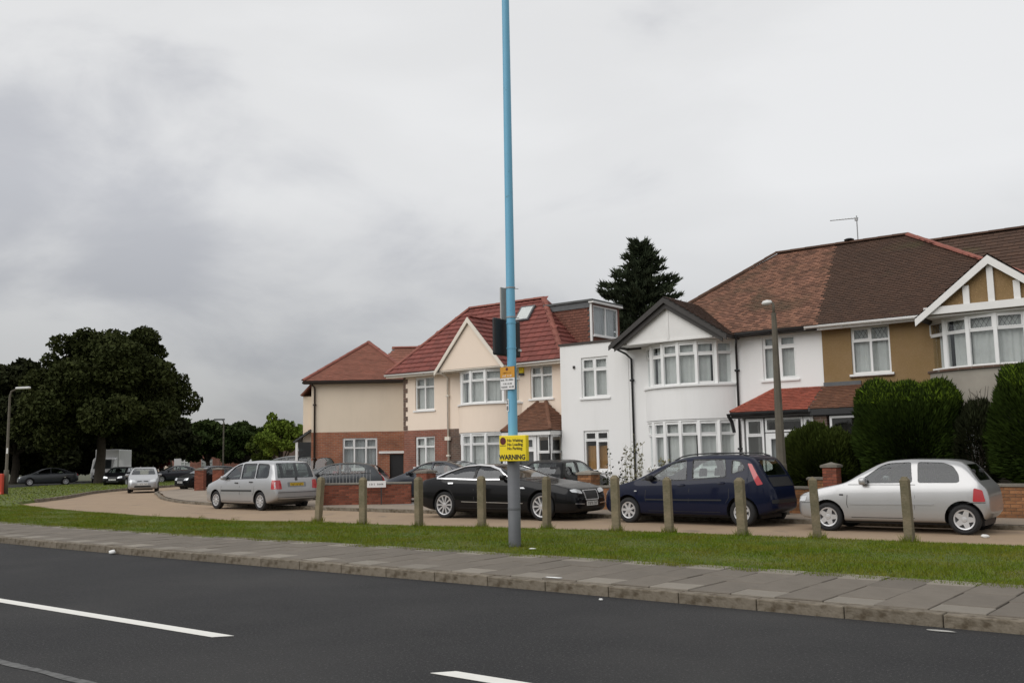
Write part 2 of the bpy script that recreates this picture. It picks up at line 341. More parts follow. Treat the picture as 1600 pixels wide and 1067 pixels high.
# painted lane dashes, each its own piece of the road
rd = bpy.data.objects['main_road']
for x0, x1 in ((-31.4, -25.4), (-22.5, -16.5), (-13.6, -7.62), (-5.02, .98), (3.6, 9.6)):
    mb = MB(); y = 5.46; mb.prism([(x0, y), (x1-.1, y), (x1+.02, y+.15), (x0+.12, y+.15)], .004, .007); mb.build('lane_dash', 'road_paint', rd)
mb = MB()
for i in range(24):
    x = -9.6+i*.14; mb.prism([(x, 3.80+.012*math.sin(i)), (x+.15, 3.80+.012*math.sin(i+1)), (x+.15, 3.87+.02*random.random()), (x, 3.87+.02*random.random())], .004, .0055)
mb.build('worn_line', 'worn_paint', rd)
# near kerb of the verge: stones one by one
def kerb_run(name, line, m, width, top, n, length=.9, gap=.003, low=-.05):
    """stones along a polyline; the line is the road face."""
    P = [Vector((p[0], p[1], 0)) for p in line]; cum = [0]
    for i in range(1, len(P)): cum.append(cum[-1]+(P[i]-P[i-1]).length)
    def at(s):
        for i in range(1, len(P)):
            if s <= cum[i]: return P[i-1].lerp(P[i], (s-cum[i-1])/max(1e-6, cum[i]-cum[i-1]))
        return P[-1]
    k = empty(name); k['kind'] = 'structure'
    me = None; s = 0; total = cum[-1]
    mb = MB(); mb.box((gap, 0, low), (length-gap, width, top)); me = bevel_mesh(mb.mesh('kerb_stone'), .012, 2); me.materials.append(MATS[m])
    while s+length <= total:
        a, b = at(s), at(s+length); d = b-a
        o = bpy.data.objects.new('kerb_stone', me); link(o, k); o.location = a+Vector((0, 0, random.uniform(-.006, .006))); o.rotation_euler = (0, 0, math.atan2(d.y, d.x)); s += length
    return k
ki = [p for p in ROAD_N if -36 < p[0] < 4]
kerb_run('kerb', [(p[0], p[1]) for p in ki[::-1]], 'kerb', .17, .118, 0)
# slabs of the pavement
pv = sheet('pavement', [(p[0], p[1]+.16) for p in ROAD_N if p[0] > -40]+[(p[0], p[1]+2.5) for p in ROAD_N if p[0] > -40][::-1], .098, 'joint')
def edge_y(x):
    for i in range(len(ROAD_N)-1):
        a, b = ROAD_N[i], ROAD_N[i+1]
        if b[0] <= x <= a[0]: return a[1]+(b[1]-a[1])*(x-a[0])/(b[0]-a[0])
    return 9.6
def slab_mesh(w, l):
    mb = MB(); mb.box((-w/2+.006, .006, -.04), (w/2-.006, l-.006, 0)); me = mb.mesh('slab'); bevel_mesh(me, .006, 1); return me
S_long = slab_mesh(.5, .91); S_half = slab_mesh(.5, .40)
S_long.materials.append(MATS['slab']); S_half.materials.append(MATS['slab_pale'])
for i in range(62):
    x = -1.0-.5*i+1.2; y = edge_y(x)+.175
    seq = [S_half, S_long, S_long] if i % 2 else [S_long, S_long, S_half]
    dy = (edge_y(x+.3)-edge_y(x-.3))/.6
    for s in seq:
        o = bpy.data.objects.new('slab', s); link(o, pv); l = .40 if s is S_half else .91
        o.location = (x, y, .125+random.uniform(-.004, .004)); o.rotation_euler = (random.uniform(-.004, .004), random.uniform(-.006, .006), math.atan(dy)); y += l
# verge
SERV_NEAR = [tuple(p) for p in smooth_line([(45, 16.3), (6, 16.45), (-4.6, 16.6), (-9, 16.62), (-11.2, 16.5), (-14.2, 16.1), (-18.2, 15.85), (-22.2, 15.5), (-29.3, 16.25), (-36, 17.6), (-40.6, 19.2), (-42.7, 20.9), (-46, 24), (-53.2, 29.8), (-58.8, 37.3), (-62.2, 43.6), (-66, 54), (-72, 70)], 5)]
VERGE_F = [(p[0], p[1]+2.16+(0 if p[0] > -24 else 0)) for p in ROAD_N if p[0] > -28]+[(-40, 14.9)]+[(p[0]+1.2, p[1]+1.0) for p in ROAD_N if -88 < p[0] < -44]
def verge_height(x, y): return .115
vg = sheet('grass_verge', VERGE_F+SERV_NEAR[::-1], .112, 'soil_grass')
# side skirt of the verge along the service road so that it is a real step
mb = MB()
for i in range(len(SERV_NEAR)-1):
    a, b = SERV_NEAR[i], SERV_NEAR[i+1]
    mb.add([(a[0], a[1], .112), (b[0], b[1], .112), (b[0], b[1]+.10, -.02), (a[0], a[1]+.10, -.02)], [(0, 1, 2, 3)])
mb.build('verge_edge', 'soil_grass', vg)
isl = [p for p in SERV_NEAR if p[0] < -42 and p[0] > -66]
kerb_run('verge_kerb', isl[::-1], 'kerb', .16, .15, 0, length=.9, gap=.002)
# service road and far pavement
FAR_K = [tuple(p) for p in smooth_line([(45, 20.9), (0, 21.3), (-12, 21.45), (-20.4, 21.3), (-25, 21.5), (-28.5, 21.7), (-31.8, 22.3), (-35, 23.2), (-39.4, 25.2), (-44, 27.9), (-48.6, 30.8), (-53, 36), (-56, 43), (-60, 56), (-65, 72)], 5)]
sheet('service_road', [(p[0], p[1]-.3) for p in SERV_NEAR]+[(p[0], p[1]+.3) for p in FAR_K][::-1], .004, 'service_concrete')
kerb_run('far_kerb', [p for p in FAR_K if -50 < p[0] < 2], 'kerb', .14, .10, 0, length=1.5, gap=.003)
fp = [(p[0], p[1]+.13) for p in FAR_K]
sheet('far_pavement', fp+[(-52, 72), (-46, 46), (-40, 34), (-33, 29), (-29, 25.2), (-26, 23.6), (-20, 23.5), (45, 23.5)], .094, 'far_paving')
sheet('forecourt', [(45, 23.5), (-20, 23.5), (-26, 23.6), (-29, 25.2), (-33, 29), (-33, 60), (45, 60)], .090, 'forecourt')
POSTS = [(-18.6, 16.17), (-16.66, 15.84), (-14.97, 15.94), (-13.4, 16.24), (-11.86, 16.5), (-10.2, 16.55), (-9.06, 16.62), (-7.55, 16.6), (-6.18, 16.62), (-4.62, 16.55)]
# grass blades: uncountable, one object
def blades(name, n, region, zf, h, w, m, seed=1):
    rng = np.random.default_rng(seed); x0, x1, y0, y1 = region
    x = rng.uniform(x0, x1, n*3); 
    # denser close to the camera
    keep = rng.random(n*3) < np.clip(14/np.hypot(x, 14), .25, 1); x = x[keep][:n]; n = len(x)
    y = rng.uniform(0, 1, n)
    fx = np.array([p[0] for p in SERV_NEAR if p[0] > -40][::-1]); fy = np.array([p[1] for p in SERV_NEAR if p[0] > -40][::-1])
    rx = np.array([p[0] for p in ROAD_N if p[0] > -45][::-1]); ry = np.array([p[1] for p in ROAD_N if p[0] > -45][::-1])+2.12
    ylo = np.interp(x, rx, ry); yhi = np.interp(x, fx, fy)+.03
    y = ylo+(yhi-ylo)*y
    a = rng.uniform(0, 2*np.pi, n); hh = h*rng.uniform(.4, 1.3, n)*(1+.5*np.sin(x*1.3)*np.sin(y*2.1)); lean = rng.normal(0, .5, (n, 2))*hh[:, None]
    ww = w*rng.uniform(.6, 1.4, n); dx = np.cos(a)*ww; dy = np.sin(a)*ww; z = np.full(n, zf)
    A = np.stack([x-dx, y-dy, z], 1); B = np.stack([x+dx, y+dy, z], 1); T = np.stack([x+lean[:, 0], y+lean[:, 1], z+hh], 1)
    V = np.stack([A, B, T], 1).reshape(-1, 3)
    tu = []                                                  # longer tufts round the posts, at the foot of the column and over the pavement edge
    spots = [(p[0], p[1], .16, 170, .13) for p in POSTS]+[(-9.93, 12.89, .2, 120, .12)]+[(xx, float(np.interp(xx, rx, ry))+.03, .16, 26, .06) for xx in rng.uniform(-26, 0, 110)]+[(xx, float(np.interp(xx, rx, ry))+yy, .12, 22, .085) for xx, yy in zip(rng.uniform(-26, 0, 160), rng.uniform(.2, 4.2, 160))]
    for sx, sy, sr, sn, shh in spots:
        a = rng.uniform(0, 2*np.pi, sn); r_ = sr*rng.uniform(.3, 1, sn); px, py = sx+np.cos(a)*r_, sy+np.sin(a)*r_; hh = shh*rng.uniform(.4, 1.2, sn); b = rng.uniform(0, 6.28, sn); d = np.stack([np.cos(b), np.sin(b)], 1)*.005; z = np.full(sn, zf); P2 = np.stack([px, py], 1)
        tu.append(np.stack([np.c_[P2-d, z], np.c_[P2+d, z], np.c_[P2+rng.normal(0, .35, (sn, 2))*hh[:, None], z+hh]], 1).reshape(-1, 3))
    V = np.concatenate([V]+tu); Q = np.arange(len(V)).reshape(-1, 3)
    o = mesh_obj(name, fast_mesh(name, V, Q), m); return o
def far_blades(n, seed):
    rng = np.random.default_rng(seed); P = np.stack([rng.uniform(-84, -36, n*4), rng.uniform(15, 56, n*4)], 1)
    poly = VERGE_F+SERV_NEAR[::-1]; keep = np.array([in_poly2(p, poly) for p in P]); P = P[keep][:n]; n = len(P)
    a = rng.uniform(0, 2*np.pi, n); d = np.stack([np.cos(a), np.sin(a)], 1)*.03; h = rng.uniform(.02, .05, n); z = np.full(n, .11)
    A = np.c_[P-d, z]; B = np.c_[P+d, z]; T = np.c_[P+rng.normal(0, .05, (n, 2)), z+h]
    return mesh_obj('far_grass', fast_mesh('far_grass', np.stack([A, B, T], 1).reshape(-1, 3), np.arange(3*n).reshape(-1, 3)), 'grass_blade')
def in_poly2(p, poly):
    x, y = p; c = False; n = len(poly)
    for i in range(n):
        a, b = poly[i], poly[i-1]
        if (a[1] > y) != (b[1] > y) and x < (b[0]-a[0])*(y-a[1])/(b[1]-a[1])+a[0]: c = not c
    return c
tag(far_blades(16000, 3), 'grass on the verge beyond the bend under the big tree', 'grass', kind='stuff')
tag(blades('grass', 280000, (-38, 3, 0, 1), .11, .036, .0042, 'grass_blade'), 'short patchy green grass covering the verge behind the pavement', 'grass', kind='stuff')
# ------------------------------------------------------------------ building helpers
def wall_cells(mb, x0, x1, z0, z1, openings, t=.24, y=0):
    """wall in the xz plane facing -y with rectangular openings and their reveals."""
    xs = sorted({x0, x1, *[v for o in openings for v in o[:2]]}); zs = sorted({z0, z1, *[v for o in openings for v in o[2:4]]})
    xs = [v for v in xs if x0-1e-6 <= v <= x1+1e-6]; zs = [v for v in zs if z0-1e-6 <= v <= z1+1e-6]
    def hole(i, j):
        if not (0 <= i < len(xs)-1 and 0 <= j < len(zs)-1): return None
        a, b = (xs[i]+xs[i+1])/2, (zs[j]+zs[j+1])/2
        return any(o[0] < a < o[1] and o[2] < b < o[3] for o in openings)
    for i in range(len(xs)-1):
        for j in range(len(zs)-1):
            if hole(i, j): continue
            a, b, c, d = xs[i], xs[i+1], zs[j], zs[j+1]
            mb.add([(a, y, c), (b, y, c), (b, y, d), (a, y, d), (a, y+t, c), (b, y+t, c), (b, y+t, d), (a, y+t, d)],
                   [(0, 1, 2, 3), (5, 4, 7, 6)]+([(0, 3, 7, 4)] if hole(i-1, j) is not False else [])+([(1, 5, 6, 2)] if hole(i+1, j) is not False else [])
                   + ([(0, 4, 5, 1)] if hole(i, j-1) is not False else [])+([(3, 2, 6, 7)] if hole(i, j+1) is not False else []))
    return mb
def wavy_sheet(w, h, folds, amp, seed=0):
    n = max(8, folds*6); mb = MB(); vs = []
    for i in range(n+1):
        x = w*i/n; a = amp*math.sin(folds*2*math.pi*i/n+seed)+amp*.4*math.sin(folds*3.3*i/n*math.pi+seed*2)
        vs += [(x, a, 0), (x, a*.7, h)]
    mb.add(vs, [(2*i, 2*i+2, 2*i+3, 2*i+1) for i in range(n)]); return mb
def window(parent, x0, x1, z0, z1, cols=2, transom=.72, y=0, frame='upvc', fw=.055, Mx=None, curtain='curtain', sill=True, name='window', glass='window_glass', colw=None, open_cols=(), cfrac=(0, 1), lattice=False, cheight=1.0):
    """casement window: frame mesh with a pane in every light, a sill and a net curtain as sub-parts."""
    W, H = x1-x0, z1-z0; Mt = (Mx if Mx is not None else Matrix.Identity(4)) @ Matrix.Translation((x0, y, z0))
    d0, d1 = .05, .115
    mb = MB(); mb.M = Mt
    mb.box((0, d0, 0), (fw, d1, H)); mb.box((W-fw, d0, 0), (W, d1, H)); mb.box((fw, d0, 0), (W-fw, d1, fw)); mb.box((fw, d0, H-fw), (W-fw, d1, H))
    cs = colw or [1/cols]*cols; xs = [0]
    for c in cs: xs.append(xs[-1]+c*W)
    for i in range(1, len(xs)-1): mb.box((xs[i]-fw*.55, d0-.004, fw), (xs[i]+fw*.55, d1+.004, H-fw))
    tz = H*transom if transom else None
    panes = []
    for i in range(len(xs)-1):
        a = fw if i == 0 else xs[i]+fw*.55; b = W-fw if i == len(xs)-2 else xs[i+1]-fw*.55
        if tz:
            mb.box((a, d0+.002, tz-fw*.5), (b, d1-.002, tz+fw*.5)); panes += [(a, b, fw, tz-fw*.5, i), (a, b, tz+fw*.5, H-fw, i)]
        else: panes.append((a, b, fw, H-fw, i))
        s = .03                                    # opening sash inside the light
        for (pa, pb, pc, pd, _) in panes[-(2 if tz else 1):]:
            if i in open_cols or (tz and pc > tz and i % 2 == 0):
                mb.box((pa, d0-.012, pc), (pa+s, d1-.02, pd)); mb.box((pb-s, d0-.012, pc), (pb, d1-.02, pd)); mb.box((pa+s, d0-.012, pc), (pb-s, d1-.02, pc+s)); mb.box((pa+s, d0-.012, pd-s), (pb-s, d1-.02, pd))
    o = mb.build(name, frame, parent)
    for k, (a, b, c, d, i) in enumerate(panes):
        mb = MB(); mb.M = Mt; mb.box((a-.004, .082, c-.004), (b+.004, .088, d+.004)); mb.build('pane', glass, o)
        if lattice and c > tz-.1 and tz:
            mb = MB(); mb.M = Mt; n = max(3, int((b-a)/.11)); hh = d-c
            for q in range(-3, n+3):
                for s in (1, -1):
                    p0 = Vector((a+(b-a)*q/n, .078, c)); p1 = p0+Vector((s*hh*.6, 0, hh))
                    if min(p0.x, p1.x) < a or max(p0.x, p1.x) > b: continue
                    mb.tube([p0, p1], .005, 4, False)
            if mb.v: mb.build('lattice', 'lead', o)
    if sill:
        mb = MB(); mb.M = Mt; mb.box((-.07, -.055, -.06), (W+.07, d1-.01, -.003)); mb.build('sill', frame, o)
    if curtain:
        folds = max(2, int((cfrac[1]-cfrac[0])*W/.16)); mb = wavy_sheet((W-.06)*(cfrac[1]-cfrac[0]), (H-.04)*cheight, folds, .02, random.random()*6); mb.M = None
        T = Mt @ Matrix.Translation((.03+(W-.06)*cfrac[0], .2, .02)); mb.v = [tuple(T @ Vector(p)) for p in mb.v]; mb.build('curtain', curtain, o, True)
    return o
def arc_pts(xc, half, depth, n, y=0):
    Rr = (half*half+depth*depth)/(2*depth); cy = y-depth+Rr; a = math.asin(half/Rr)
    return [(xc+Rr*math.sin(-a+2*a*i/n), cy-Rr*math.cos(-a+2*a*i/n)) for i in range(n+1)]
def bay(parent, xc, half, depth, n, wins, bands, band_mat, frame='upvc', curtain='curtain', y=0, transom=.72, sill=True, open_cols=(), lattice=False, sill_mat=None, tilt=(), cheight=1.0):
    """curved bay: solid bands as rendered wall strips, a facetted window between them."""
    fine = arc_pts(xc, half, depth, 28, y); P = arc_pts(xc, half, depth, n, y)
    for z0, z1 in bands:
        mb = MB()
        inner = arc_pts(xc, half-.15, max(.1, depth-.15), 28, y+.02); k = len(fine)
        for z in (z0, z1): mb.add([(a, b, z) for a, b in fine], []); mb.add([(a, b, z) for a, b in inner], [])
        for i in range(k-1):
            mb.f += [(i, i+1, 2*k+i+1, 2*k+i), (k+i, 3*k+i, 3*k+i+1, k+i+1), (i, k+i, k+i+1, i+1), (2*k+i, 2*k+i+1, 3*k+i+1, 3*k+i)]
        mb.build('bay_wall', band_mat, parent, False)
    for z0, z1 in wins:
        for i in range(n):
            a, b = Vector(P[i]), Vector(P[i+1]); d = b-a; ang = math.atan2(d.y, d.x)
            Mx = Matrix.Translation((a.x, a.y, 0)) @ Matrix.Rotation(ang, 4, 'Z')
            window(parent, 0, d.length, z0, z1, 1, transom, 0, frame, .05, Mx, curtain, False, 'bay_window', open_cols=(0,) if i in open_cols else (), lattice=lattice, cheight=cheight, cfrac=((0, 1), (0, 1), (.0, .78), (.2, 1), (0, 1))[(i*3+int(z0*7)) % 5])
        mb = MB()
        for i, (a, b) in enumerate(P):
            mb.box((a-.045, b+.02, z0), (a+.045, b+.13, z1))
        mb.build('bay_mullion', frame, parent)
        if sill:
            mb = MB(); o_ = arc_pts(xc, half+.06, depth+.07, 28, y); i_ = arc_pts(xc, half-.1, depth-.1, 28, y); k = len(o_)
            for z in (z0-.06, z0-.002): mb.add([(a, b, z) for a, b in o_], []); mb.add([(a, b, z) for a, b in i_], [])
            for i in range(k-1): mb.f += [(i, i+1, 2*k+i+1, 2*k+i), (k+i, 3*k+i, 3*k+i+1, k+i+1), (i, k+i, k+i+1, i+1), (2*k+i, 2*k+i+1, 3*k+i+1, 3*k+i)]
            mb.build('bay_sill', sill_mat or frame, parent)
        mb = MB(); T = arc_pts(xc, half-.03, depth-.03, 28, y); k = len(T)      # head board over the window
        for z in (z1, z1+.05): mb.add([(a, b, z) for a, b in T], []); mb.add([(a, b+.14, z) for a, b in T], [])
        for i in range(k-1): mb.f += [(i, i+1, 2*k+i+1, 2*k+i), (k+i, 3*k+i, 3*k+i+1, k+i+1), (i, k+i, k+i+1, i+1), (2*k+i, 2*k+i+1, 3*k+i+1, 3*k+i)]
        mb.build('bay_head', frame, parent)
def in_poly(p, poly):
    x, y = p; c = False; n = len(poly)
    for i in range(n):
        a, b = poly[i], poly[i-1]
        if (a[1] > y) != (b[1] > y) and x < (b[0]-a[0])*(y-a[1])/(b[1]-a[1])+a[0]: c = not c
    return c
def tiled_slope(parent, poly3, m, tw, gauge, thick=.013, lap=1.25, base_mat='roof_felt', base_thick=.1, wave=0, single=0, matf=None, ragged=0, tname='roof_tile'):
    """roof slope: a slab plus courses of separate overlapping tiles; the first `single` tiles are objects, the rest one part."""
    P = [Vector(p) for p in poly3]; n = (P[1]-P[0]).cross(P[2]-P[0]).normalized()
    if n.z < 0 or (abs(n.z) < 1e-3 and n.y > 0): n = -n
    base = MB(); base.slab(poly3, base_thick); slab = base.build('roof_slope', base_mat, parent)
    u = Vector((0, 0, 1)).cross(n).normalized(); v = n.cross(u).normalized()     # u along the eaves, v up the slope
    if v.z < 0: v = -v; u = -u
    o = P[0]; Q = [((p-o).dot(u), (p-o).dot(v)) for p in P]
    u0, u1 = min(q[0] for q in Q), max(q[0] for q in Q); v0, v1 = min(q[1] for q in Q), max(q[1] for q in Q)
    rows = int((v1-v0)/gauge)+1; fr = Matrix((u, v, n)).transposed()
    def tile_geo():
        L = gauge*lap; k = 3 if wave else 1; vs = []; fs = []
        for j, vv in enumerate((-.01, L)):
            for i in range(k+1):
                x = tw*i/k-.0; zz = (wave*math.sin(math.pi*i/k) if wave else 0)
                hz = thick*1.9 if j == 0 else thick*.15
                vs.append((x+(.004 if i == 0 else (-.004 if i == k else 0)), vv, zz+hz))
        b = len(vs)
        for i in range(k+1): vs.append((vs[i][0], -.01, .001))
        for i in range(k): fs += [(i, i+1, k+2+i, k+1+i), (b+i, b+i+1, i+1, i)]
        return vs, fs
    tv, tf = tile_geo(); TV = [Vector(p) for p in tv]
    places = []
    for r in range(rows):
        off = (tw/2 if r % 2 else 0) if not wave else 0
        c = int((u1-u0)/tw)+3
        for i in range(c):
            a = u0-tw+i*tw+off; b = v0+r*gauge
            if in_poly((a+tw/2, b+gauge*.4), Q): places.append((a, b))
    if single:
        cands = sorted(places, key=lambda q: ((o+u*q[0]+v*q[1])-Vector((0, 0, 1.5))).length) if single < len(places) else places
        me = bpy.data.meshes.new(tname); me.from_pydata(tv, [], tf); me.update(); me.materials.append(MATS[m])
        for a, b in cands[:single]:
            ob = bpy.data.objects.new(tname, me); link(ob, slab); mm = fr.to_4x4(); mm.translation = o+u*a+v*b+n*(random.uniform(0, .004)); ob.matrix_local = mm
        places = cands[single:]
    if places:
        groups = {}
        for a, b in places:
            mm = m
            if matf: mm = matf(o+u*a+v*b)
            groups.setdefault(mm, []).append((a, b))
        for mm, pl in groups.items():
            mb = MB()
            for a, b in pl:
                j = random.uniform(0, .006); t = random.uniform(-.004, .004); s0 = o+u*a+v*b+n*j
                mb.add([s0+u*(p.x)+v*(p.y+t)+n*p.z for p in TV], tf)
            me = bpy.data.meshes.new(tname); me.from_pydata(mb.v, [], mb.f); me.update()
            ob = mesh_obj('roof_tiles', me, mm, slab); ob['kind'] = 'stuff'
    return slab
def ridge_run(parent, a, b, m, r=.11, step=.42):
    """half-round ridge or hip tiles one after another."""
    a, b = Vector(a), Vector(b); d = b-a; n = max(1, int(d.length/step)); t = d.normalized(); s = t.cross(Vector((0, 0, 1))).normalized(); up = s.cross(t)
    st = d.length/n; K = 6; vs = []; fs = []
    for j, (x, rr) in enumerate(((0, r), (st+.02, r*.92))):
        for i in range(K+1):
            an = math.pi*i/K; vs.append((x, math.cos(an)*rr, math.sin(an)*rr*.8))
        for i in range(K+1):
            an = math.pi*i/K; vs.append((x, math.cos(an)*(rr-.02), math.sin(an)*(rr-.02)*.8))
    k = K+1
    for i in range(K): fs += [(i, i+1, 2*k+i+1, 2*k+i), (i, k+i, k+i+1, i+1), (2*k+i, 2*k+i+1, 3*k+i+1, 3*k+i)]
    me = bpy.data.meshes.new('ridge_tile'); me.from_pydata(vs, [], fs); me.update(); me.materials.append(MATS[m])
    fr = Matrix((t, s, up)).transposed().to_4x4()
    for i in range(n):
        o = bpy.data.objects.new('ridge_tile', me); link(o, parent); mm = fr.copy(); mm.translation = a+t*(st*i)+up*(-.03+random.uniform(0, .006)); o.matrix_local = mm
def pipe(parent, path, m='black_plastic', r=.035, name='downpipe', collars=True):
    mb = MB(); mb.tube(path, r, 8)
    if collars:
        P = [Vector(p) for p in path]
        a, b = P[-2], P[-1]; n = max(1, int((b-a).length/1.6))
        for i in range(n):
            c = a.lerp(b, (i+.3)/n); mb.box(c+Vector((-r*1.7, -r*1.4, -.03)), c+Vector((r*1.7, r*2.2, .03)))
    return mb.build(name, m, parent, True)
def gutter(parent, a, b, m='black_plastic', r=.06, name='gutter'):
    a, b = Vector(a), Vector(b); d = (b-a).normalized(); s = d.cross(Vector((0, 0, 1))); vs = []; K = 6
    for p in (a, b):
        for rr in (r, r-.008):
            for i in range(K+1):
                an = math.pi*i/K; vs.append(p+s*math.cos(an)*rr-Vector((0, 0, 1))*math.sin(an)*rr)
    k = K+1; fs = []
    for i in range(K): fs += [(i, i+1, 2*k+i+1, 2*k+i), (k+i, 3*k+i, 3*k+i+1, k+i+1)]
    fs += [(0, 2*k, 3*k, k), (K, k+K, 3*k+K, 2*k+K)]
    mb = MB(); mb.add(vs, fs)
    n = int((b-a).length/.9)
    for i in range(n+1):
        c = a.lerp(b, i/max(1, n)); mb.box(c+Vector((-.015, -.005, -r-.012)), c+Vector((.015, r+.03, -r+.004)))
    return mb.build(name, m, parent)
BRICK = None
def brick_wall(name, loc, rz, L, courses, label, m='brick', t=.2, coping=True, group=None, cop_m='coping', z0=.09):
    """garden wall of separate bricks in stretcher bond on both faces round a mortar core; local x along, y depth."""
    e = empty(name, (loc[0], loc[1], z0), rz, label, 'wall', group); n = int(L/.225); L = n*.225+.215
    mb = MB(); mb.box((.008, .012, -.1), (L-.018, t-.012, courses*.075-.004)); mb.build('mortar_core', 'mortar', e)
    bm_ = {}
    def bmesh_for(l):
        k = (round(l, 3), m)
        if k not in bm_:
            q = MB(); q.box((0, 0, 0), (l, .1, .065)); me = q.mesh('brick'); me.materials.append(MATS[m]); bm_[k] = me
        return bm_[k]
    def put(l, x, y, c, rot=0):
        o = bpy.data.objects.new('brick', bmesh_for(l)); link(o, e); o.location = (x, y+random.uniform(-.003, .003), c*.075+.005); o.rotation_euler = (0, 0, rot)
    for c in range(courses):
        x = 0; 
        if c % 2: put(.1025, 0, 0, c); x = .1125
        while x < L-.02:
            l = min(.215, L-x)
            if l > .05: put(l, x, 0, c)
            x += .225
        put(t-.205 if t > .31 else .1, L+.0, .1 if t > .31 else .1, c, R(90)) if False else None
        # visible end (towards +x)
        o = bpy.data.objects.new('brick', bmesh_for(round(max(.06, t-.105), 3))); link(o, e); o.location = (L+.002, .104, c*.075+.005); o.rotation_euler = (0, 0, R(90))
    if coping:
        mb = MB(); mb.prism([(-.03, 0), (t+.03, 0), (t+.03, .04), (t/2, .07), (-.03, .04)], -.03, L+.03, 'x')
        me = mb.mesh('coping'); o = mesh_obj('coping', me, cop_m, e); o.location = (0, 0, courses*.075+.004)
    return e
def brick_pier(name, loc, w, courses, label, m='brick', cap='coping', z0=.09, rz=0, group=None):
    e = empty(name, (loc[0], loc[1], z0), rz, label, 'pier', group)
    mb = MB(); mb.box((-w/2+.012, -w/2+.012, -.1), (w/2-.012, w/2-.012, courses*.075-.006)); mb.build('mortar_core', 'mortar', e)
    q = MB(); q.box((0, 0, 0), (w/2-.1-.008, .1, .065)); half = q.mesh('brick'); half.materials.append(MATS[m])
    q = MB(); q.box((0, 0, 0), (.2, .1, .065)); full = q.mesh('brick'); full.materials.append(MATS[m])
    n = max(1, round((w-.1)/.21)); l = (w-.1-.008*n)/n
    q = MB(); q.box((0, 0, 0), (l, .1, .065)); st = q.mesh('brick'); st.materials.append(MATS[m])
    for c in range(courses):
        for s in range(4):
            Mx = Matrix.Rotation(s*math.pi/2+(0 if c % 2 else 0), 4, 'Z')
            for k in range(n):
                o = bpy.data.objects.new('brick', st); link(o, e)
                x = -w/2+k*(l+.008)+(.1+.008 if c % 2 else 0); p = Mx @ Vector((x, -w/2+random.uniform(-.003, .002), c*.075+.005))
                o.location = p; o.rotation_euler = (0, 0, s*math.pi/2)
    mb = MB(); h = courses*.075+.004; mb.box((-w/2-.04, -w/2-.04, h), (w/2+.04, w/2+.04, h+.06))
    a = w/2+.03; mb.add([(-a, -a, h+.061), (a, -a, h+.061), (a, a, h+.061), (-a, a, h+.061), (0, 0, h+.13)], [(0, 1, 4), (1, 2, 4), (2, 3, 4), (3, 0, 4)])
    mb.build('pier_cap', cap, e); return e
# ------------------------------------------------------------------ houses
def simple_slab(parent, poly, m, t=.1, name='roof_slope'):
    mb = MB(); mb.slab(poly, t); return mb.build(name, m, parent)
def shift(pts, x0, y0): return [(p[0]-x0, p[1]-y0, p[2]) for p in pts]
def gable_roof(parent, ax, az, fxl, fxr, fz, yf, yb, m, thick=.12, tiles=None, tw=.165, g=.1):
    """small gable over a bay: two slopes meeting at a ridge that runs back into the main roof."""
    for fx in (fxl, fxr):
        poly = [(fx, yf, fz), (ax, yf, az), (ax, yb, az), (fx, yb, fz)]
        if fx > ax: poly = poly[::-1]
        tiled_slope(parent, poly, tiles or m, tw, g, base_mat=m, base_thick=thick)
def barge(parent, ax, az, fx, fz, y, w, t, m, name='barge_board'):
    mb = MB(); dx = ax-fx; L = math.hypot(dx, az-fz); 
    mb.prism([(fx, fz), (ax, az), (ax, az-w), (fx, fz-w*.85)] if True else [], y, y+t, 'y'); return mb.build(name, m, parent)
# ---- white house with curved bay, flat-roofed extension
HX, HY = -16.0, 27.0
hw = empty('house', (HX, HY, 0), 0, 'white rendered house with curved bay under a dark-edged gable', 'house')
mb = MB(); wall_cells(mb, 0, 6.4, 0, 5.15, [(4.6, 5.64, 3.73, 5.03), (.85, 3.45, 1.15, 2.65), (.85, 3.45, 3.7, 5.04), (4.6, 6.2, .1, 2.5)]); mb.build('wall', 'white_render', hw)
mb = MB(); mb.box((0, .24, 0), (.24, 7.3, 5.1)); mb.box((.24, 7.1, 0), (6.4, 7.3, 5.1)); mb.box((6.2, .26, 0), (6.39, 7.1, 5.1)); mb.build('side_wall', 'white_render', hw)
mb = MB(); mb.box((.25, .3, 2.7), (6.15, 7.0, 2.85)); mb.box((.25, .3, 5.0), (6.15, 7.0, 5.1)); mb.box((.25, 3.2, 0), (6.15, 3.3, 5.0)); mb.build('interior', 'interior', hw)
window(hw, 4.6, 5.64, 3.73, 5.03, 2, .74, 0, curtain='curtain', open_cols=(1,))
bay(hw, 2.15, 1.55, .72, 6, [(1.16, 2.6), (3.71, 5.0)], [(0, 1.1), (2.66, 3.65)], 'white_render', open_cols=(1, 4))
mb = MB(); mb.box((-.05, -.03, 5.0), (.5, .0, 5.14)); mb.build('eaves_board', 'dark_timber', hw)
rf = [(-16.15, 26.65, 5.18), (-9.6, 26.65, 5.18), (-10.2, 30.5, 8.2), (-12.22, 30.5, 8.2)]
tiled_slope(hw, shift(rf, HX, HY), 'tile_weathered', .165, .1)
simple_slab(hw, shift([(-16.15, 26.65, 5.18), (-12.22, 30.5, 8.2), (-16.15, 34.35, 5.18)], HX, HY), 'tile_weathered')
simple_slab(hw, shift([(-16.15, 34.35, 5.18), (-12.22, 30.5, 8.2), (-10.2, 30.5, 8.2), (-9.6, 34.35, 5.18)], HX, HY), 'tile_weathered')
ridge_run(hw, (3.78, 3.5, 8.24), (5.8, 3.5, 8.24), 'tile_brown'); ridge_run(hw, (-.12, -.32, 5.22), (3.78, 3.5, 8.24), 'tile_brown')
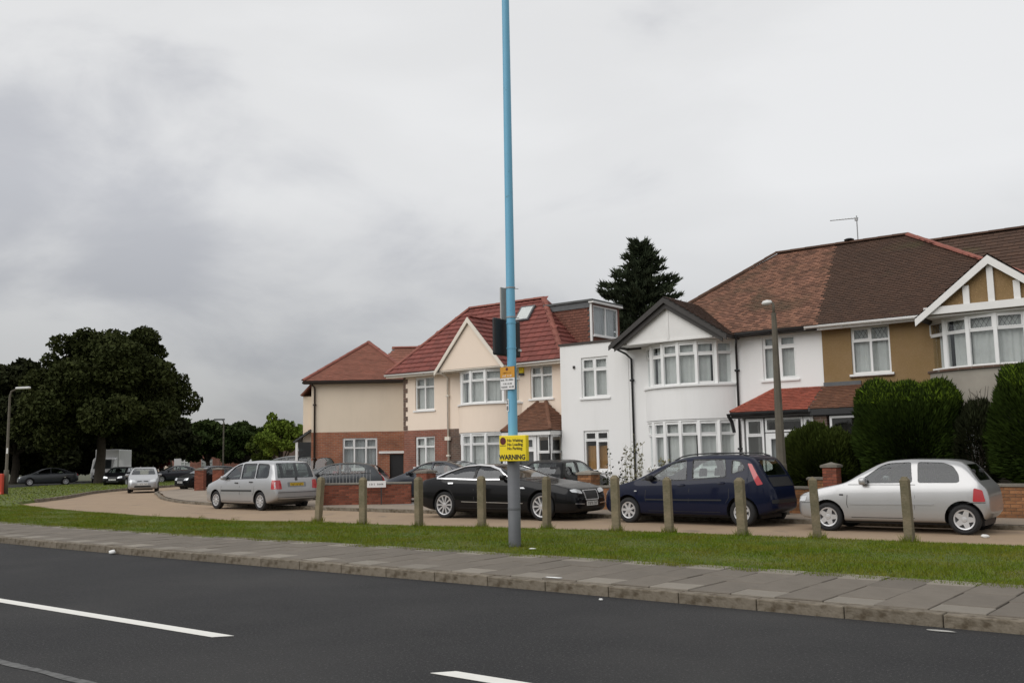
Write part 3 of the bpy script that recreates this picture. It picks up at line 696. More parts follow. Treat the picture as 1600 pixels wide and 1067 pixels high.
gable_roof(hw, 1.91, 6.44, -.12, 3.94, 5.10, -.98, 2.4, 'dark_timber', tiles='tile_brown')
for fx in (-.12, 3.94): barge(hw, 1.91, 6.40, fx, 5.06, -1.02, .16, .035, 'dark_timber'); barge(hw, 1.91, 6.27, fx+(.16 if fx < 1 else -.16), 5.05, -.93, .2, .03, 'dark_timber', 'inner_barge')
mb = MB(); mb.prism([(.32, 5.12), (3.5, 5.12), (1.91, 6.21)], -.80, -.76, 'y'); mb.build('gable_panel', 'white_paint', hw)
mb = MB(); mb.box((1.88, -.815, 5.13), (1.95, -.801, 6.1)); mb.box((.45, -.82, 5.06), (3.4, -.755, 5.118)); mb.build('gable_trim', 'white_paint', hw)
mb = MB(); mb.box((.1, -.75, 5.06), (3.7, -.01, 5.1)); mb.build('soffit', 'white_paint', hw)
gutter(hw, (3.9, -.42, 5.12), (6.1, -.42, 5.15)); 
mb = MB(); mb.box((3.9, -.36, 5.05), (6.39, -.33, 5.17)); mb.box((3.9, -.33, 5.06), (6.39, -.005, 5.08)); mb.build('fascia', 'dark_timber', hw)
pipe(hw, [(-.1, -.95, 5.06), (.0, -.8, 5.0), (.12, -.35, 4.85), (.15, -.06, 4.7), (.15, -.05, .1)])
pipe(hw, [(3.95, -.42, 5.06), (3.93, -.3, 4.95), (3.8, -.06, 4.78), (3.78, -.05, .1)])
# porch of the white house
prf = [(-11.95, 25.75, 2.77), (-9.6, 25.75, 2.77), (-9.6, 26.97, 3.44), (-11.05, 26.97, 3.44)]
tiled_slope(hw, shift(prf, HX, HY), 'tile_porch', .165, .1, base_thick=.06, tname='porch_tile')
tiled_slope(hw, shift([(-11.95, 26.97, 2.77), (-11.95, 25.75, 2.77), (-11.05, 26.97, 3.44)], HX, HY), 'tile_porch', .165, .1, base_thick=.06)
ridge_run(hw, (4.06, -1.22, 2.8), (4.95, -.05, 3.46), 'tile_porch', .08, .2)
gutter(hw, (4.0, -1.3, 2.73), (6.4, -1.3, 2.74)); mb = MB(); mb.box((4.08, -1.23, 2.62), (6.4, -1.2, 2.74)); mb.box((4.08, -1.2, 2.60), (6.4, -.01, 2.63)); mb.build('porch_soffit', 'dark_timber', hw)
for a_, b_ in ((4.3, 4.36), (6.36, 6.4)):
    mb = MB(); mb.box((a_, -1.02, .09), (b_, -.03, 2.6)); mb.build('porch_side', 'white_render', hw)
window(hw, 4.42, 4.95, .15, 2.58, 1, .80, -1.06, curtain=None, name='porch_window'); window(hw, 6.12, 6.38, .15, 2.58, 1, .80, -1.06, curtain=None, name='porch_window')
window(hw, 5.0, 6.1, 2.18, 2.58, 1, None, -1.06, curtain=None, sill=False, name='fanlight')
dr = window(hw, 5.0, 6.1, .12, 2.15, 1, .35, -1.06, fw=.13, curtain='curtain_grey', sill=False, name='porch_door'); mb = MB(); mb.box((5.10, -1.075, 1.0), (5.14, -1.02, 1.16)); mb.build('handle', 'chrome', dr)
mb = MB(); mb.tube([(4.02, -1.28, 2.68), (4.06, -1.15, 2.5), (4.1, -1.1, 2.2)], .05, 8); mb.build('gutter_outlet', 'black_plastic', hw)
# extension
mb = MB(); wall_cells(mb, -2.69, -.003, 0, 5.37, [(-1.84, -.78, 3.53, 4.89), (-1.81, -.82, 1.10, 2.44)], y=-.012); mb.box((-2.69, .24, 0), (-2.45, 6.5, 5.37)); mb.build('extension_wall', 'white_render', hw)
mb = MB(); mb.box((-2.4, .3, 2.7), (-.02, 6, 2.85)); mb.box((-2.4, 3, 0), (-.02, 3.1, 5)); mb.build('extension_interior', 'interior', hw)
mb = MB(); mb.box((-2.72, -.04, 5.372), (0, 6.5, 5.41)); mb.build('extension_roof', 'roof_felt', hw)
mb = MB(); mb.box((-2.73, -.05, 5.35), (-.15, -.015, 5.425)); mb.build('parapet_capping', 'gutter_brown', hw)
window(hw, -1.84, -.78, 3.53, 4.89, 2, .70, -.012, curtain='curtain', colw=[.48, .52], open_cols=(1,)); window(hw, -1.81, -.82, 1.10, 2.44, 2, .76, -.012, curtain=None, open_cols=(1,))
mb = wavy_sheet(.92, .82, 6, .02); mb.v = [(x-1.78, y+.2, z+1.12) for x, y, z in mb.v]; mb.build('orange_curtain', 'curtain_orange', hw, True)
mb = MB(); mb.box((-2.15, -.06, 4.55), (-2.08, -.013, 4.64)); mb.build('wall_light', 'dark_timber', hw)
# ---- tan house
TX = -9.6
ht = empty('house', (TX, HY, 0), 0, 'tan pebble-dashed house with a half-timbered white gable over its bay', 'house')
bar = 4.66
mb = MB(); wall_cells(mb, .003, 7.6, 0, 5.15, [(.82, 1.88, 3.73, 5.05), (3.2, 6.1, 1.1, 2.5), (3.2, 6.1, 3.7, 5.02), (.5, 1.6, .1, 2.4)]); mb.build('wall', 'tan_render', ht)
mb = MB(); mb.box((7.36, .24, 0), (7.6, 7.3, 5.1)); mb.box((.003, 7.1, 0), (7.36, 7.3, 5.1)); mb.build('side_wall', 'tan_render', ht)
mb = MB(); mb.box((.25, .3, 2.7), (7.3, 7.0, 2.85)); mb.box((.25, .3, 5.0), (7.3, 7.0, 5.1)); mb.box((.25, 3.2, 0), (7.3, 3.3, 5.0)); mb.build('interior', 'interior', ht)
window(ht, .82, 1.88, 3.73, 5.05, 2, .70, 0, curtain='curtain', lattice=True)
mb = MB(); mb.box((.75, -.06, 3.64), (1.95, -.002, 3.665)); mb.build('under_sill_strip', 'brick_dark', ht)  # thin dark strip directly under the window sill
bay(ht, bar, 1.8, .8, 6, [(1.15, 2.5), (3.68, 4.98)], [(0, 1.09), (2.56, 3.62)], 'grey_render', lattice=True, sill_mat='brick_dark', transom=.70)
tf_ = [(-9.6, 26.65, 5.18), (-2.84, 26.65, 5.18), (-7.98, 30.47, 8.18), (-10.2, 30.5, 8.2)]
tiled_slope(ht, shift(tf_, TX, HY), 'tile_brown', .165, .1)
tiled_slope(ht, shift([(-2.84, 26.65, 5.18), (-2.84, 34.3, 5.18), (-7.98, 30.47, 8.18)], TX, HY), 'tile_brown', .33, .2)
simple_slab(ht, shift([(-9.6, 34.35, 5.18), (-10.2, 30.5, 8.2), (-7.98, 30.47, 8.18), (-2.84, 34.3, 5.18)], TX, HY), 'tile_brown')
ridge_run(ht, (-.6, 3.5, 8.24), (1.62, 3.47, 8.22), 'tile_brown'); ridge_run(ht, (1.62, 3.47, 8.22), (6.76, -.35, 5.22), 'tile_red_ridge')
gable_roof(ht, bar, 6.44, 2.86, 6.46, 5.0, -1.0, 2.4, 'dark_timber', tiles='tile_brown')
for fx in (2.84, 6.48): barge(ht, bar, 6.41, fx, 4.97, -1.06, .22, .05, 'white_paint')
mb = MB(); mb.prism([(3.1, 5.05), (6.22, 5.05), (bar, 6.25)], -.86, -.82, 'y'); mb.build('gable_panel', 'tan_render', ht)
mb = MB(); mb.box((3.05, -.98, 5.06), (6.27, -.865, 5.25)); mb.build('tie_beam', 'white_paint', ht)
for x, h in ((bar-.58, 5.72), (bar, 6.2), (bar+.58, 5.72)):
    mb = MB(); mb.box((x-.075, -.93, 5.252), (x+.075, -.862, h)); mb.build('gable_stud', 'white_paint', ht)
mb = MB(); mb.box((2.9, -.84, 5.0), (6.4, -.01, 5.045)); mb.build('soffit', 'white_paint', ht)
gutter(ht, (-.32, -.44, 5.14), (2.85, -.44, 5.12), 'white_paint', .065); mb = MB(); mb.box((.01, -.37, 5.02), (2.9, -.34, 5.16)); mb.box((.01, -.34, 5.04), (2.9, -.005, 5.06)); mb.build('fascia', 'white_paint', ht)
tiled_slope(ht, shift([(-9.6, 25.75, 2.77), (-7.75, 25.75, 2.77), (-8.6, 26.97, 3.44), (-9.6, 26.97, 3.44)], TX, HY), 'tile_porch_brown', .165, .1, base_thick=.06, tname='porch_tile')
mb = MB(); mb.box((.0, -.06, 3.42), (1.05, -.003, 3.55)); mb.build('lead_flashing', 'lead', ht)
mb = MB(); mb.box((.0, -1.26, 2.60), (1.85, -1.2, 2.74)); mb.box((.0, -1.2, 2.58), (1.85, -.01, 2.61)); mb.build('porch_fascia', 'black_plastic', ht)
mb = MB(); mb.box((.06, -1.15, .09), (.42, -.9, 2.58)); mb.build('porch_pillar', 'brick_dark', ht)
window(ht, .5, 1.75, .15, 2.56, 1, None, -1.2, curtain=None, name='porch_window', fw=.06, glass='window_glass')
mb = MB(); mb.box((.45, -.8, .09), (1.8, -.78, 2.5)); mb.build('porch_back', 'interior', ht)
# chimney-less ridge details: aerial and terminal
e = empty('television_aerial', (-9.5, 30.5, 8.2), 0, 'thin metal television aerial on the ridge of the brown roof', 'aerial')
mb = MB(); mb.tube([(0, 0, 0), (0, 0, .86)], .018, 6); mb.build('mast', 'galvanised', e)
mb = MB(); mb.tube([(.05, 0, .78), (-.85, 0, .84)], .014, 6)
for i in range(9): mb.tube([(-.05-.095*i, -.10+.006*i, .787+.0066*i), (-.05-.095*i, .10-.006*i, .787+.0066*i)], .006, 4)
mb.box((-.06, -.03, .70), (.03, .03, .80)); mb.build('antenna_boom', 'galvanised', e)
e = empty('ridge_terminal', (-9.78, 30.5, 8.22), 0, 'small dark vent terminal beside the aerial on the ridge', 'vent')
mb = MB(); mb.lathe([(0, .06), (.08, .06), (.08, .15), (.11, .16), (.14, .10), (.15, .01)], 14, 'z'); mb.build('vent_cowl', 'black_plastic', e, True)
# ---- neighbouring brown roof at the far right
hn = empty('house', (-8.5, 29.4, 0), 0, 'house behind the tan gable showing only its long brown roof', 'house')
tiled_slope(hn, [(0, -.1, 5.3), (13, -.1, 5.3), (13, 3.6, 8.4), (0, 3.6, 8.4)], 'tile_brown', .33, .2); ridge_run(hn, (0, 3.6, 8.44), (13, 3.6, 8.44), 'tile_brown', .11, .45)
simple_slab(hn, [(0, 7.3, 5.3), (0, 3.62, 8.4), (13, 3.62, 8.4), (13, 7.3, 5.3)], 'tile_brown')
mb = MB(); mb.box((6.7, .15, 0), (12.8, 7, 5.25)); mb.build('wall', 'grey_render', hn)
# ---- cream house
CX, CY = -27.1, 28.0
hc = empty('house', (CX, CY, 0), 0, 'cream and brick house with a pointed gable, curved bay and bright red roof', 'house')
mb = MB(); wall_cells(mb, 0, 8.15, 2.74, 5.0, [(.63, 1.66, 3.52, 4.83), (6.37, 7.35, 3.69, 4.89), (3.1, 5.7, 3.6, 4.88)]); mb.build('wall', 'cream_render', hc)
mb = MB(); wall_cells(mb, 0, 2.42, 0, 2.738, [(.63, 1.66, 1.3, 2.49)], y=.004); mb.build('brick_base', 'brick_house', hc)
mb = MB(); wall_cells(mb, 2.42, 3.3, 0, 2.738, [], y=.002); mb.build('brick_strip', 'brick_dark', hc)
mb = MB(); wall_cells(mb, 3.3, 8.15, 0, 2.738, [(3.4, 5.6, 1.2, 2.55), (6.6, 7.6, .1, 2.2)], y=.006); mb.build('ground_floor_wall', 'cream_render', hc)
mb = MB(); mb.box((0, .25, 0), (.24, 4, 5)); mb.box((7.91, .25, 0), (8.15, 4, 5)); mb.box((.24, 3.8, 0), (7.91, 4, 5)); mb.build('side_wall', 'cream_render', hc)
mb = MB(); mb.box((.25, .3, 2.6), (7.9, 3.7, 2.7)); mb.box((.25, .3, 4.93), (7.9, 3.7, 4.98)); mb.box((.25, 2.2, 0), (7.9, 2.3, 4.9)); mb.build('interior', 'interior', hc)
for i in range(12):
    w_ = .22 if i % 2 == 0 else .11
    mb = MB(); mb.box((-.004, -.02, 2.76+i*.186), (w_, .0-.001, 2.76+i*.186+.176)); mb.build('quoin', 'brick_dark', hc)
window(hc, .63, 1.66, 3.52, 4.83, 2, .70, 0, curtain='curtain'); window(hc, .63, 1.66, 1.3, 2.49, 2, .66, .004, curtain='curtain'); window(hc, 6.37, 7.35, 3.69, 4.89, 2, .70, 0, curtain='curtain')
bay(hc, 4.45, 1.52, .75, 5, [(1.28, 2.49), (3.62, 4.84)], [(0, 1.22), (2.55, 3.56)], 'cream_render', curtain='curtain', transom=.68)
cr_ = [(-27.75, 27.6, 5.02), (-18.95, 27.6, 5.02), (-21.33, 29.8, 7.66), (-25.08, 29.8, 7.66)]
tiled_slope(hc, shift(cr_, CX, CY), 'tile_red', .30, .25, thick=.024, wave=.012, single=290)
tiled_slope(hc, shift([(-18.95, 27.6, 5.02), (-18.95, 32, 5.02), (-21.33, 29.8, 7.66)], CX, CY), 'tile_red', .30, .25, thick=.024, wave=.012)
simple_slab(hc, shift([(-27.75, 27.6, 5.02), (-25.08, 29.8, 7.66), (-27.75, 32, 5.02)], CX, CY), 'tile_red'); simple_slab(hc, shift([(-27.75, 32, 5.02), (-25.08, 29.8, 7.66), (-21.33, 29.8, 7.66), (-18.95, 32, 5.02)], CX, CY), 'tile_red')
ridge_run(hc, (2.02, 1.8, 7.70), (5.77, 1.8, 7.70), 'tile_red_ridge', .12); ridge_run(hc, (-.62, -.38, 5.05), (2.02, 1.8, 7.70), 'tile_red_ridge', .12); ridge_run(hc, (8.13, -.38, 5.05), (5.77, 1.8, 7.70), 'tile_red_ridge', .12)
ga = 4.14
for fx in (2.52, 5.78):
    poly = [(fx, -.86, 4.93), (ga, -.86, 6.80), (ga, 1.3, 6.80), (fx, 1.3, 4.93)]
    tiled_slope(hc, poly if fx < ga else poly[::-1], 'tile_red', .30, .25, thick=.024, wave=.012, base_thick=.09)
for fx in (2.46, 5.84): barge(hc, ga, 6.83, fx, 4.90, -.90, .20, .05, 'cream_paint')
mb = MB(); mb.prism([(2.62, 4.93), (5.68, 4.93), (ga, 6.66)], -.80, -.74, 'y'); mb.build('gable_panel', 'cream_render', hc)
mb = MB(); mb.box((2.5, -.78, 4.88), (5.8, -.01, 4.925)); mb.build('soffit', 'cream_paint', hc)
gutter(hc, (-.62, -.46, 4.99), (2.5, -.46, 4.96), 'white_paint', .06); gutter(hc, (5.8, -.46, 4.97), (8.1, -.46, 4.99), 'white_paint', .06)
mb = MB(); mb.box((-.6, -.40, 4.86), (2.5, -.37, 4.99)); mb.box((-.6, -.37, 4.87), (2.5, -.005, 4.89)); mb.box((5.82, -.40, 4.86), (8.12, -.37, 4.99)); mb.box((5.82, -.37, 4.87), (8.12, -.005, 4.89)); mb.build('fascia', 'cream_paint', hc)
pipe(hc, [(2.4, -.46, 4.9), (2.42, -.2, 4.78), (2.42, -.06, 4.7), (2.42, -.05, .1)], 'cream_paint', .04)
mb = MB(); mb.box((2.30, -.13, 2.30), (2.54, -.03, 2.44)); mb.build('pipe_hopper', 'cream_paint', hc)
mb = MB(); mb.box((5.93, -.1, 4.62), (6.10, -.005, 4.86)); mb.build('alarm_box', 'sign_yellow', hc)
mb = MB(); mb.box((5.92, -.11, 4.58), (6.11, -.006, 4.655)); mb.build('alarm_label', 'black_plastic', hc)
# roof light
vx = empty('roof_light', (-21.83, 29.27, 7.03), 0, 'slim tilted roof light high in the red tiles', 'window')
sl = math.atan2(2.64, 2.2); vx.rotation_euler = (sl, 0, 0)
mb = MB(); mb.box((-.34, -.40, .03), (.34, .40, .11)); mb.build('frame', 'lead', vx); mb = MB(); mb.box((-.27, -.33, .112), (.27, .33, .122)); g_ = mb.build('pane', 'window_glass', vx)
mb = MB(); mb.box((-.27, -.33, .1105), (.27, .33, .1115)); mb.build('pane_backing', 'white_paint', vx)  # plain white sheet close under the pane
# cream porch
ex = [(-20.85, 26.35, 2.5), (-18.72, 26.35, 2.5), (-20.02, 27.97, 3.55), (-20.42, 27.97, 3.55)]
tiled_slope(hc, shift(ex, CX, CY), 'tile_porch_brown', .165, .1, base_thick=.05, tname='porch_tile')
tiled_slope(hc, shift([(-18.72, 26.35, 2.5), (-18.72, 27.97, 2.5), (-20.02, 27.97, 3.55)], CX, CY), 'tile_porch_brown', .165, .1, base_thick=.05, tname='porch_tile')
tiled_slope(hc, shift([(-20.85, 27.97, 2.5), (-20.85, 26.35, 2.5), (-20.42, 27.97, 3.55)], CX, CY), 'tile_porch_brown', .165, .1, base_thick=.05, tname='porch_tile')
ridge_run(hc, (8.36, -1.63, 2.53), (7.08, -.03, 3.58), 'tile_porch_brown', .08, .3); ridge_run(hc, (6.27, -1.63, 2.53), (6.68, -.03, 3.58), 'tile_porch_brown', .08, .3)
mb = MB(); mb.box((6.28, -1.62, 2.34), (8.35, -1.58, 2.49)); mb.box((8.32, -1.58, 2.34), (8.36, -.02, 2.49)); mb.box((6.28, -1.58, 2.34), (6.32, -.02, 2.49)); mb.box((6.32, -1.58, 2.36), (8.32, -.02, 2.38)); mb.build('porch_fascia', 'white_paint', hc)
window(hc, 7.72, 8.28, .2, 2.36, 1, .72, -1.55, curtain=None, sill=False, name='porch_window'); window(hc, 6.35, 6.72, .2, 2.36, 1, .72, -1.55, curtain=None, sill=False, name='porch_window')
dr = window(hc, 6.76, 7.68, .12, 2.34, 1, .78, -1.55, fw=.12, curtain='curtain_dark', sill=False, name='porch_door'); mb = MB(); mb.box((7.58, -1.575, 1.0), (7.61, -1.52, 1.14)); mb.build('handle', 'chrome', dr)
window(hc, 0, 1.45, .2, 2.36, 2, .72, 0, curtain=None, sill=False, name='porch_window', Mx=Matrix.Translation((8.34, -1.5, 0)) @ Matrix.Rotation(R(90), 4, 'Z'))
# dormer on the hip end
dm = empty('dormer', (-18.98, 29.5, 5.6), 0, 'flat-roofed tile-hung dormer with a side window behind the white extension', 'dormer')
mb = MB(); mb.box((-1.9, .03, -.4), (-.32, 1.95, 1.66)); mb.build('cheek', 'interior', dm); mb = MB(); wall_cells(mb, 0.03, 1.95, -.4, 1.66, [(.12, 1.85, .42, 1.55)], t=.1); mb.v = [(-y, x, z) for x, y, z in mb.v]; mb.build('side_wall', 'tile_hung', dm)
tiled_slope(dm, [(-1.9, 0, -.4), (-.1, 0, -.4), (-.1, 0.001, 1.44), (-1.9, .001, 1.44)], 'tile_hung', .165, .1, base_thick=.03)
mb = MB(); mb.box((-2.1, -.12, 1.665), (.12, 2.05, 1.74)); mb.build('flat_roof', 'roof_felt', dm); mb = MB(); mb.box((-2.0, -.06, 1.44), (-.06, .02, 1.66)); mb.build('fascia', 'lead', dm)
mb = MB(); mb.box((-.06, -.10, 1.60), (.15, 2.0, 1.662)); mb.build('eaves_board', 'white_paint', dm); mb = MB(); mb.box((-.06, -.03, -.3), (.02, .03, 1.60)); mb.build('corner_post', 'white_paint', dm)
window(dm, .12, 1.85, .42, 1.55, 2, None, -.03, curtain='curtain_grey', Mx=Matrix.Rotation(R(90), 4, 'Z'), sill=True)
# ---- corner house seen end on
hb = empty('house', (-32.27, 27.63, 0), YAW, 'beige rendered corner house with brick ground floor and hipped red roof', 'house')
BW = 4.35
mb = MB(); wall_cells(mb, 0, BW, 2.82, 5.0, []); mb.build('wall', 'beige_render', hb)
mb = MB(); wall_cells(mb, 0, BW, 0, 2.818, [(1.36, 2.85, 1.22, 2.56), (3.38, 3.98, 0, 1.84)], y=.006); mb.build('brick_base', 'brick_corner', hb)
mb = MB(); mb.box((0, .25, 0), (.2, 8, 5)); mb.box((BW-.2, .25, 0), (BW, 8, 5)); mb.box((.2, 7.8, 0), (BW-.2, 8, 5)); mb.build('side_wall', 'beige_render', hb)
mb = MB(); mb.box((.25, .5, 2.6), (4.1, 7.7, 2.7)); mb.box((.25, 2.5, 0), (4.1, 2.6, 4.9)); mb.build('interior', 'interior', hb)
window(hb, 1.36, 2.85, 1.22, 2.56, 3, .68, .006, curtain='curtain_grey')
mb = MB(); mb.box((2.93, -.07, 1.87), (4.02, -.0, 1.97)); mb.build('door_canopy', 'white_paint', hb); mb = MB(); mb.box((3.38, .12, 0), (3.98, .16, 1.84)); mb.build('door', 'black_plastic', hb)
ap = (2.15, 2.15, 6.95); e0, e1, ez = -.32, BW+.3, 5.03
tiled_slope(hb, [(e0, -.32, ez), (e1, -.32, ez), ap], 'tile_corner', .165, .1); tiled_slope(hb, [(e1, -.32, ez), (e1, 8.3, ez), (2.15, 8.3, 6.95), ap], 'tile_corner', .33, .2); simple_slab(hb, [(e0, -.32, ez), ap, (2.15, 8.3, 6.95), (e0, 8.3, ez)], 'tile_corner')
ridge_run(hb, (e0, -.32, ez+.03), (2.15, 2.15, 6.98), 'tile_red_ridge', .11); ridge_run(hb, (e1, -.32, ez+.03), (2.15, 2.15, 6.98), 'tile_red_ridge', .11); ridge_run(hb, (2.15, 2.15, 6.98), (2.15, 8.3, 6.98), 'tile_red_ridge')
gutter(hb, (e0, -.38, 4.98), (e1, -.38, 4.98), 'gutter_brown', .055); mb = MB(); mb.box((e0, -.33, 4.9), (e1, -.3, 5.0)); mb.box((e0, -.3, 4.9), (e1, -.005, 4.92)); mb.build('fascia', 'gutter_brown', hb)
pipe(hb, [(.05, -.36, 4.9), (.14, -.1, 4.78), (.15, -.05, 4.7), (.15, -.05, .1)], 'gutter_brown', .04)
simple_slab(hb, [(-.52, .1, 4.45), (-.5, 2.6, 4.45), (.0, 2.6, 5.0), (0, .1, 5.0)], 'tile_corner', .06, 'bay_roof'); mb = MB(); mb.box((-.42, .3, .3), (-.01, 2.4, 4.4)); mb.build('front_bay', 'beige_render', hb)
tiled_slope(hb, [(-.78, -.05, 2.45), (-.78, 1.4, 2.45), (-.02, 1.4, 2.95), (-.02, -.05, 2.95)], 'tile_corner', .165, .1, base_thick=.06); mb = MB(); mb.box((-.68, .02, .1), (-.58, .12, 2.42)); mb.build('porch_post', 'white_paint', hb)
mb = MB(); mb.box((-.56, .12, .1), (-.02, .16, 2.42)); mb.build('porch_glazing', 'car_glass_dark', hb)
# ---- roof behind
fo = _f0*54+_r0*(-8.4); hd = empty('house', (fo.x, fo.y, 0), YAW, 'brown-red hipped roof of a house behind the corner house', 'house')
mb = MB(); mb.box((.2, .3, 0), (4.4, 6, 5.6)); mb.build('wall', 'brick_corner', hd)
tiled_slope(hd, [(-.2, 0, 5.6), (4.9, 0, 5.6), (3.2, 2.4, 8.15), (1.4, 2.4, 8.15)], 'tile_corner', .33, .2); tiled_slope(hd, [(4.9, 0, 5.6), (4.9, 5, 5.6), (3.2, 2.4, 8.15)], 'tile_corner', .33, .2); simple_slab(hd, [(-.2, 0, 5.6), (1.4, 2.4, 8.15), (-.2, 5, 5.6)], 'tile_corner'); simple_slab(hd, [(-.2, 5, 5.6), (1.4, 2.4, 8.15), (3.2, 2.4, 8.15), (4.9, 5, 5.6)], 'tile_corner')
ridge_run(hd, (1.4, 2.4, 8.18), (3.2, 2.4, 8.18), 'tile_red_ridge'); mb = MB(); mb.box((1.9, .5, 6.3), (2.7, 1.6, 7.0)); mb.build('roof_vent_box', 'lead', hd)
# ------------------------------------------------------------------ cars
def lerp_list(tab, s):
    if s <= tab[0][0]: return tab[0][1]
    for (a, va), (b, vb) in zip(tab, tab[1:]):
        if s <= b: return va+(vb-va)*(s-a)/(b-a)
    return tab[-1][1]
def smooth_tab(tab, s, h=.05): return (lerp_list(tab, s-h)+2*lerp_list(tab, s)+lerp_list(tab, s+h))/4
def section(sp, s):
    L = sp['L']; h = .05 if .3 < s < L-.3 else .012
    w_ = sp['W']*smooth_tab(sp['plan'], s, h); T = smooth_tab(sp['top'], s, h); B = min(smooth_tab(sp['belt'], s, h), T-.012); b = smooth_tab(sp['bot'], s, h)
    g = T-B; ln = sp.get('lean', .27); k = min(1, g/.3); yb = .955*w_
    return [(0, b), (.45*w_, b), (.86*w_, b+.005), (.955*w_, b+.03), (.985*w_, b+.09), (w_*1.0, b+.42*(B-b)), (w_*.998, b+.66*(B-b)), (.985*w_, B-.10*(B-b)), (yb, B),
            (yb-.02*k-ln*.35*g, B+.38*g), (yb-.02*k-ln*.72*g, B+.74*g), (yb-.035*k-ln*g-.02, B+.92*g), (yb-.13*k-ln*g-.04, B+.985*g), (.5*(yb-ln*g), T-.004), (0, T)]
def loft(sp):
    L = sp['L']; st = sorted(set([0, .012, .035, .07, .12, .19]+[round(.3+i*(L-.6)/34, 3) for i in range(35)]+[L-.19, L-.12, L-.07, L-.035, L-.012, L]))
    vs = []; fs = []; K = 15; ring = 2*K-2
    for s in st:
        S = section(sp, s); x = L/2-s
        pts = [(x, y, z) for y, z in S]+[(x, -y, z) for y, z in S[-2:0:-1]]; vs += pts
    for i in range(len(st)-1):
        for k in range(ring): fs.append((i*ring+k, i*ring+(k+1) % ring, (i+1)*ring+(k+1) % ring, (i+1)*ring+k))
    fs += [tuple(range(ring)), tuple(range((len(st)-1)*ring, len(st)*ring))[::-1]]
    mb = MB(); mb.add(vs, fs); return mb.mesh('body')
def eval_mods(me, mods):
    ob = bpy.data.objects.new('tmp', me); col.objects.link(ob); tmp = []
    for kind, arg in mods:
        if kind == 'sub':
            m = ob.modifiers.new('s', 'SUBSURF'); m.levels = m.render_levels = arg
        else:
            c = bpy.data.objects.new('cut', arg); col.objects.link(c); tmp.append(c)
            m = ob.modifiers.new('b', 'BOOLEAN'); m.operation = 'DIFFERENCE'; m.solver = 'EXACT'; m.object = c
            try: m.material_mode = 'TRANSFER'
            except Exception: pass
    dg = bpy.context.evaluated_depsgraph_get(); dg.update(); r = bpy.data.meshes.new_from_object(ob.evaluated_get(dg), preserve_all_data_layers=False, depsgraph=dg)
    for o in [ob]+tmp: bpy.data.objects.remove(o)
    return r
def rpoly(pts, r=.04, n=3):
    """round the corners of a polygon."""
    o = []; k = len(pts)
    for i in range(k):
        p = Vector(pts[i]); a = Vector(pts[i-1])-p; b = Vector(pts[(i+1) % k])-p; rr = min(r, a.length*.4, b.length*.4); p0 = p+a.normalized()*rr; p1 = p+b.normalized()*rr
        for j in range(n+1):
            t = j/n; q = (1-t)**2*p0+2*t*(1-t)*p+t*t*p1; o.append((q.x, q.y))
    return o
def patch(bvh, poly, axis, side, off, thick=.012, grid=.11, name='patch'):
    """skin of the body cut to an outline seen along an axis, lifted by off and given an edge."""
    bm = bmesh.new(); vs = [bm.verts.new((a, b, 0)) for a, b in poly]; bm.faces.new(vs)
    for ax in (0, 1):
        lo = min(p[ax] for p in poly); hi = max(p[ax] for p in poly); n = int((hi-lo)/grid)
        for i in range(1, n+1):
            co = [0, 0, 0]; no = [0, 0, 0]; co[ax] = lo+(hi-lo)*i/(n+1); no[ax] = 1
            bmesh.ops.bisect_plane(bm, geom=bm.verts[:]+bm.edges[:]+bm.faces[:], plane_co=co, plane_no=no)
    nr = {}
    for v in bm.verts:
        a, b = v.co.x, v.co.y
        if axis == 'y': o, d = Vector((a, side*3, b)), Vector((0, -side, 0))
        elif axis == 'x': o, d = Vector((side*6, a, b)), Vector((-side, 0, 0))
        else: o, d = Vector((a, b, 5)), Vector((0, 0, -1))
        h, n, _, _ = bvh.ray_cast(o, d)
        if h is None:
            h, n, _, _ = bvh.find_nearest(o+d*(3-.8 if axis == 'y' else (6-2 if axis == 'x' else 4)))
        if n.dot(d) > 0: n = -n
        v.co = h+n*off; nr[v] = n.copy()
    if thick:
        bd = [e for e in bm.edges if len(e.link_faces) == 1]; mp = {}
        for e in bd: e.smooth = False
        for e in bd:
            for v in e.verts:
                if v not in mp: q = bm.verts.new(v.co-nr[v]*thick); mp[v] = q
        for e in bd:
            a, b = e.verts; bm.faces.new((a, b, mp[b], mp[a]))
    bmesh.ops.recalc_face_normals(bm, faces=bm.faces); me = bpy.data.meshes.new(name); bm.to_mesh(me); bm.free()
    me.polygons.foreach_set('use_smooth', [len(p.vertices) >= 3 for p in me.polygons]); return me
def ribbon(pts, w):
    """2-D line -> closed outline of a strip."""
    P = [Vector(p) for p in pts]; a, b = [], []
    for i, p in enumerate(P):
        t = (P[min(i+1, len(P)-1)]-P[max(i-1, 0)]).normalized(); n = Vector((-t.y, t.x))*w/2; a.append(tuple(p+n)); b.append(tuple(p-n))
    return a+b[::-1]
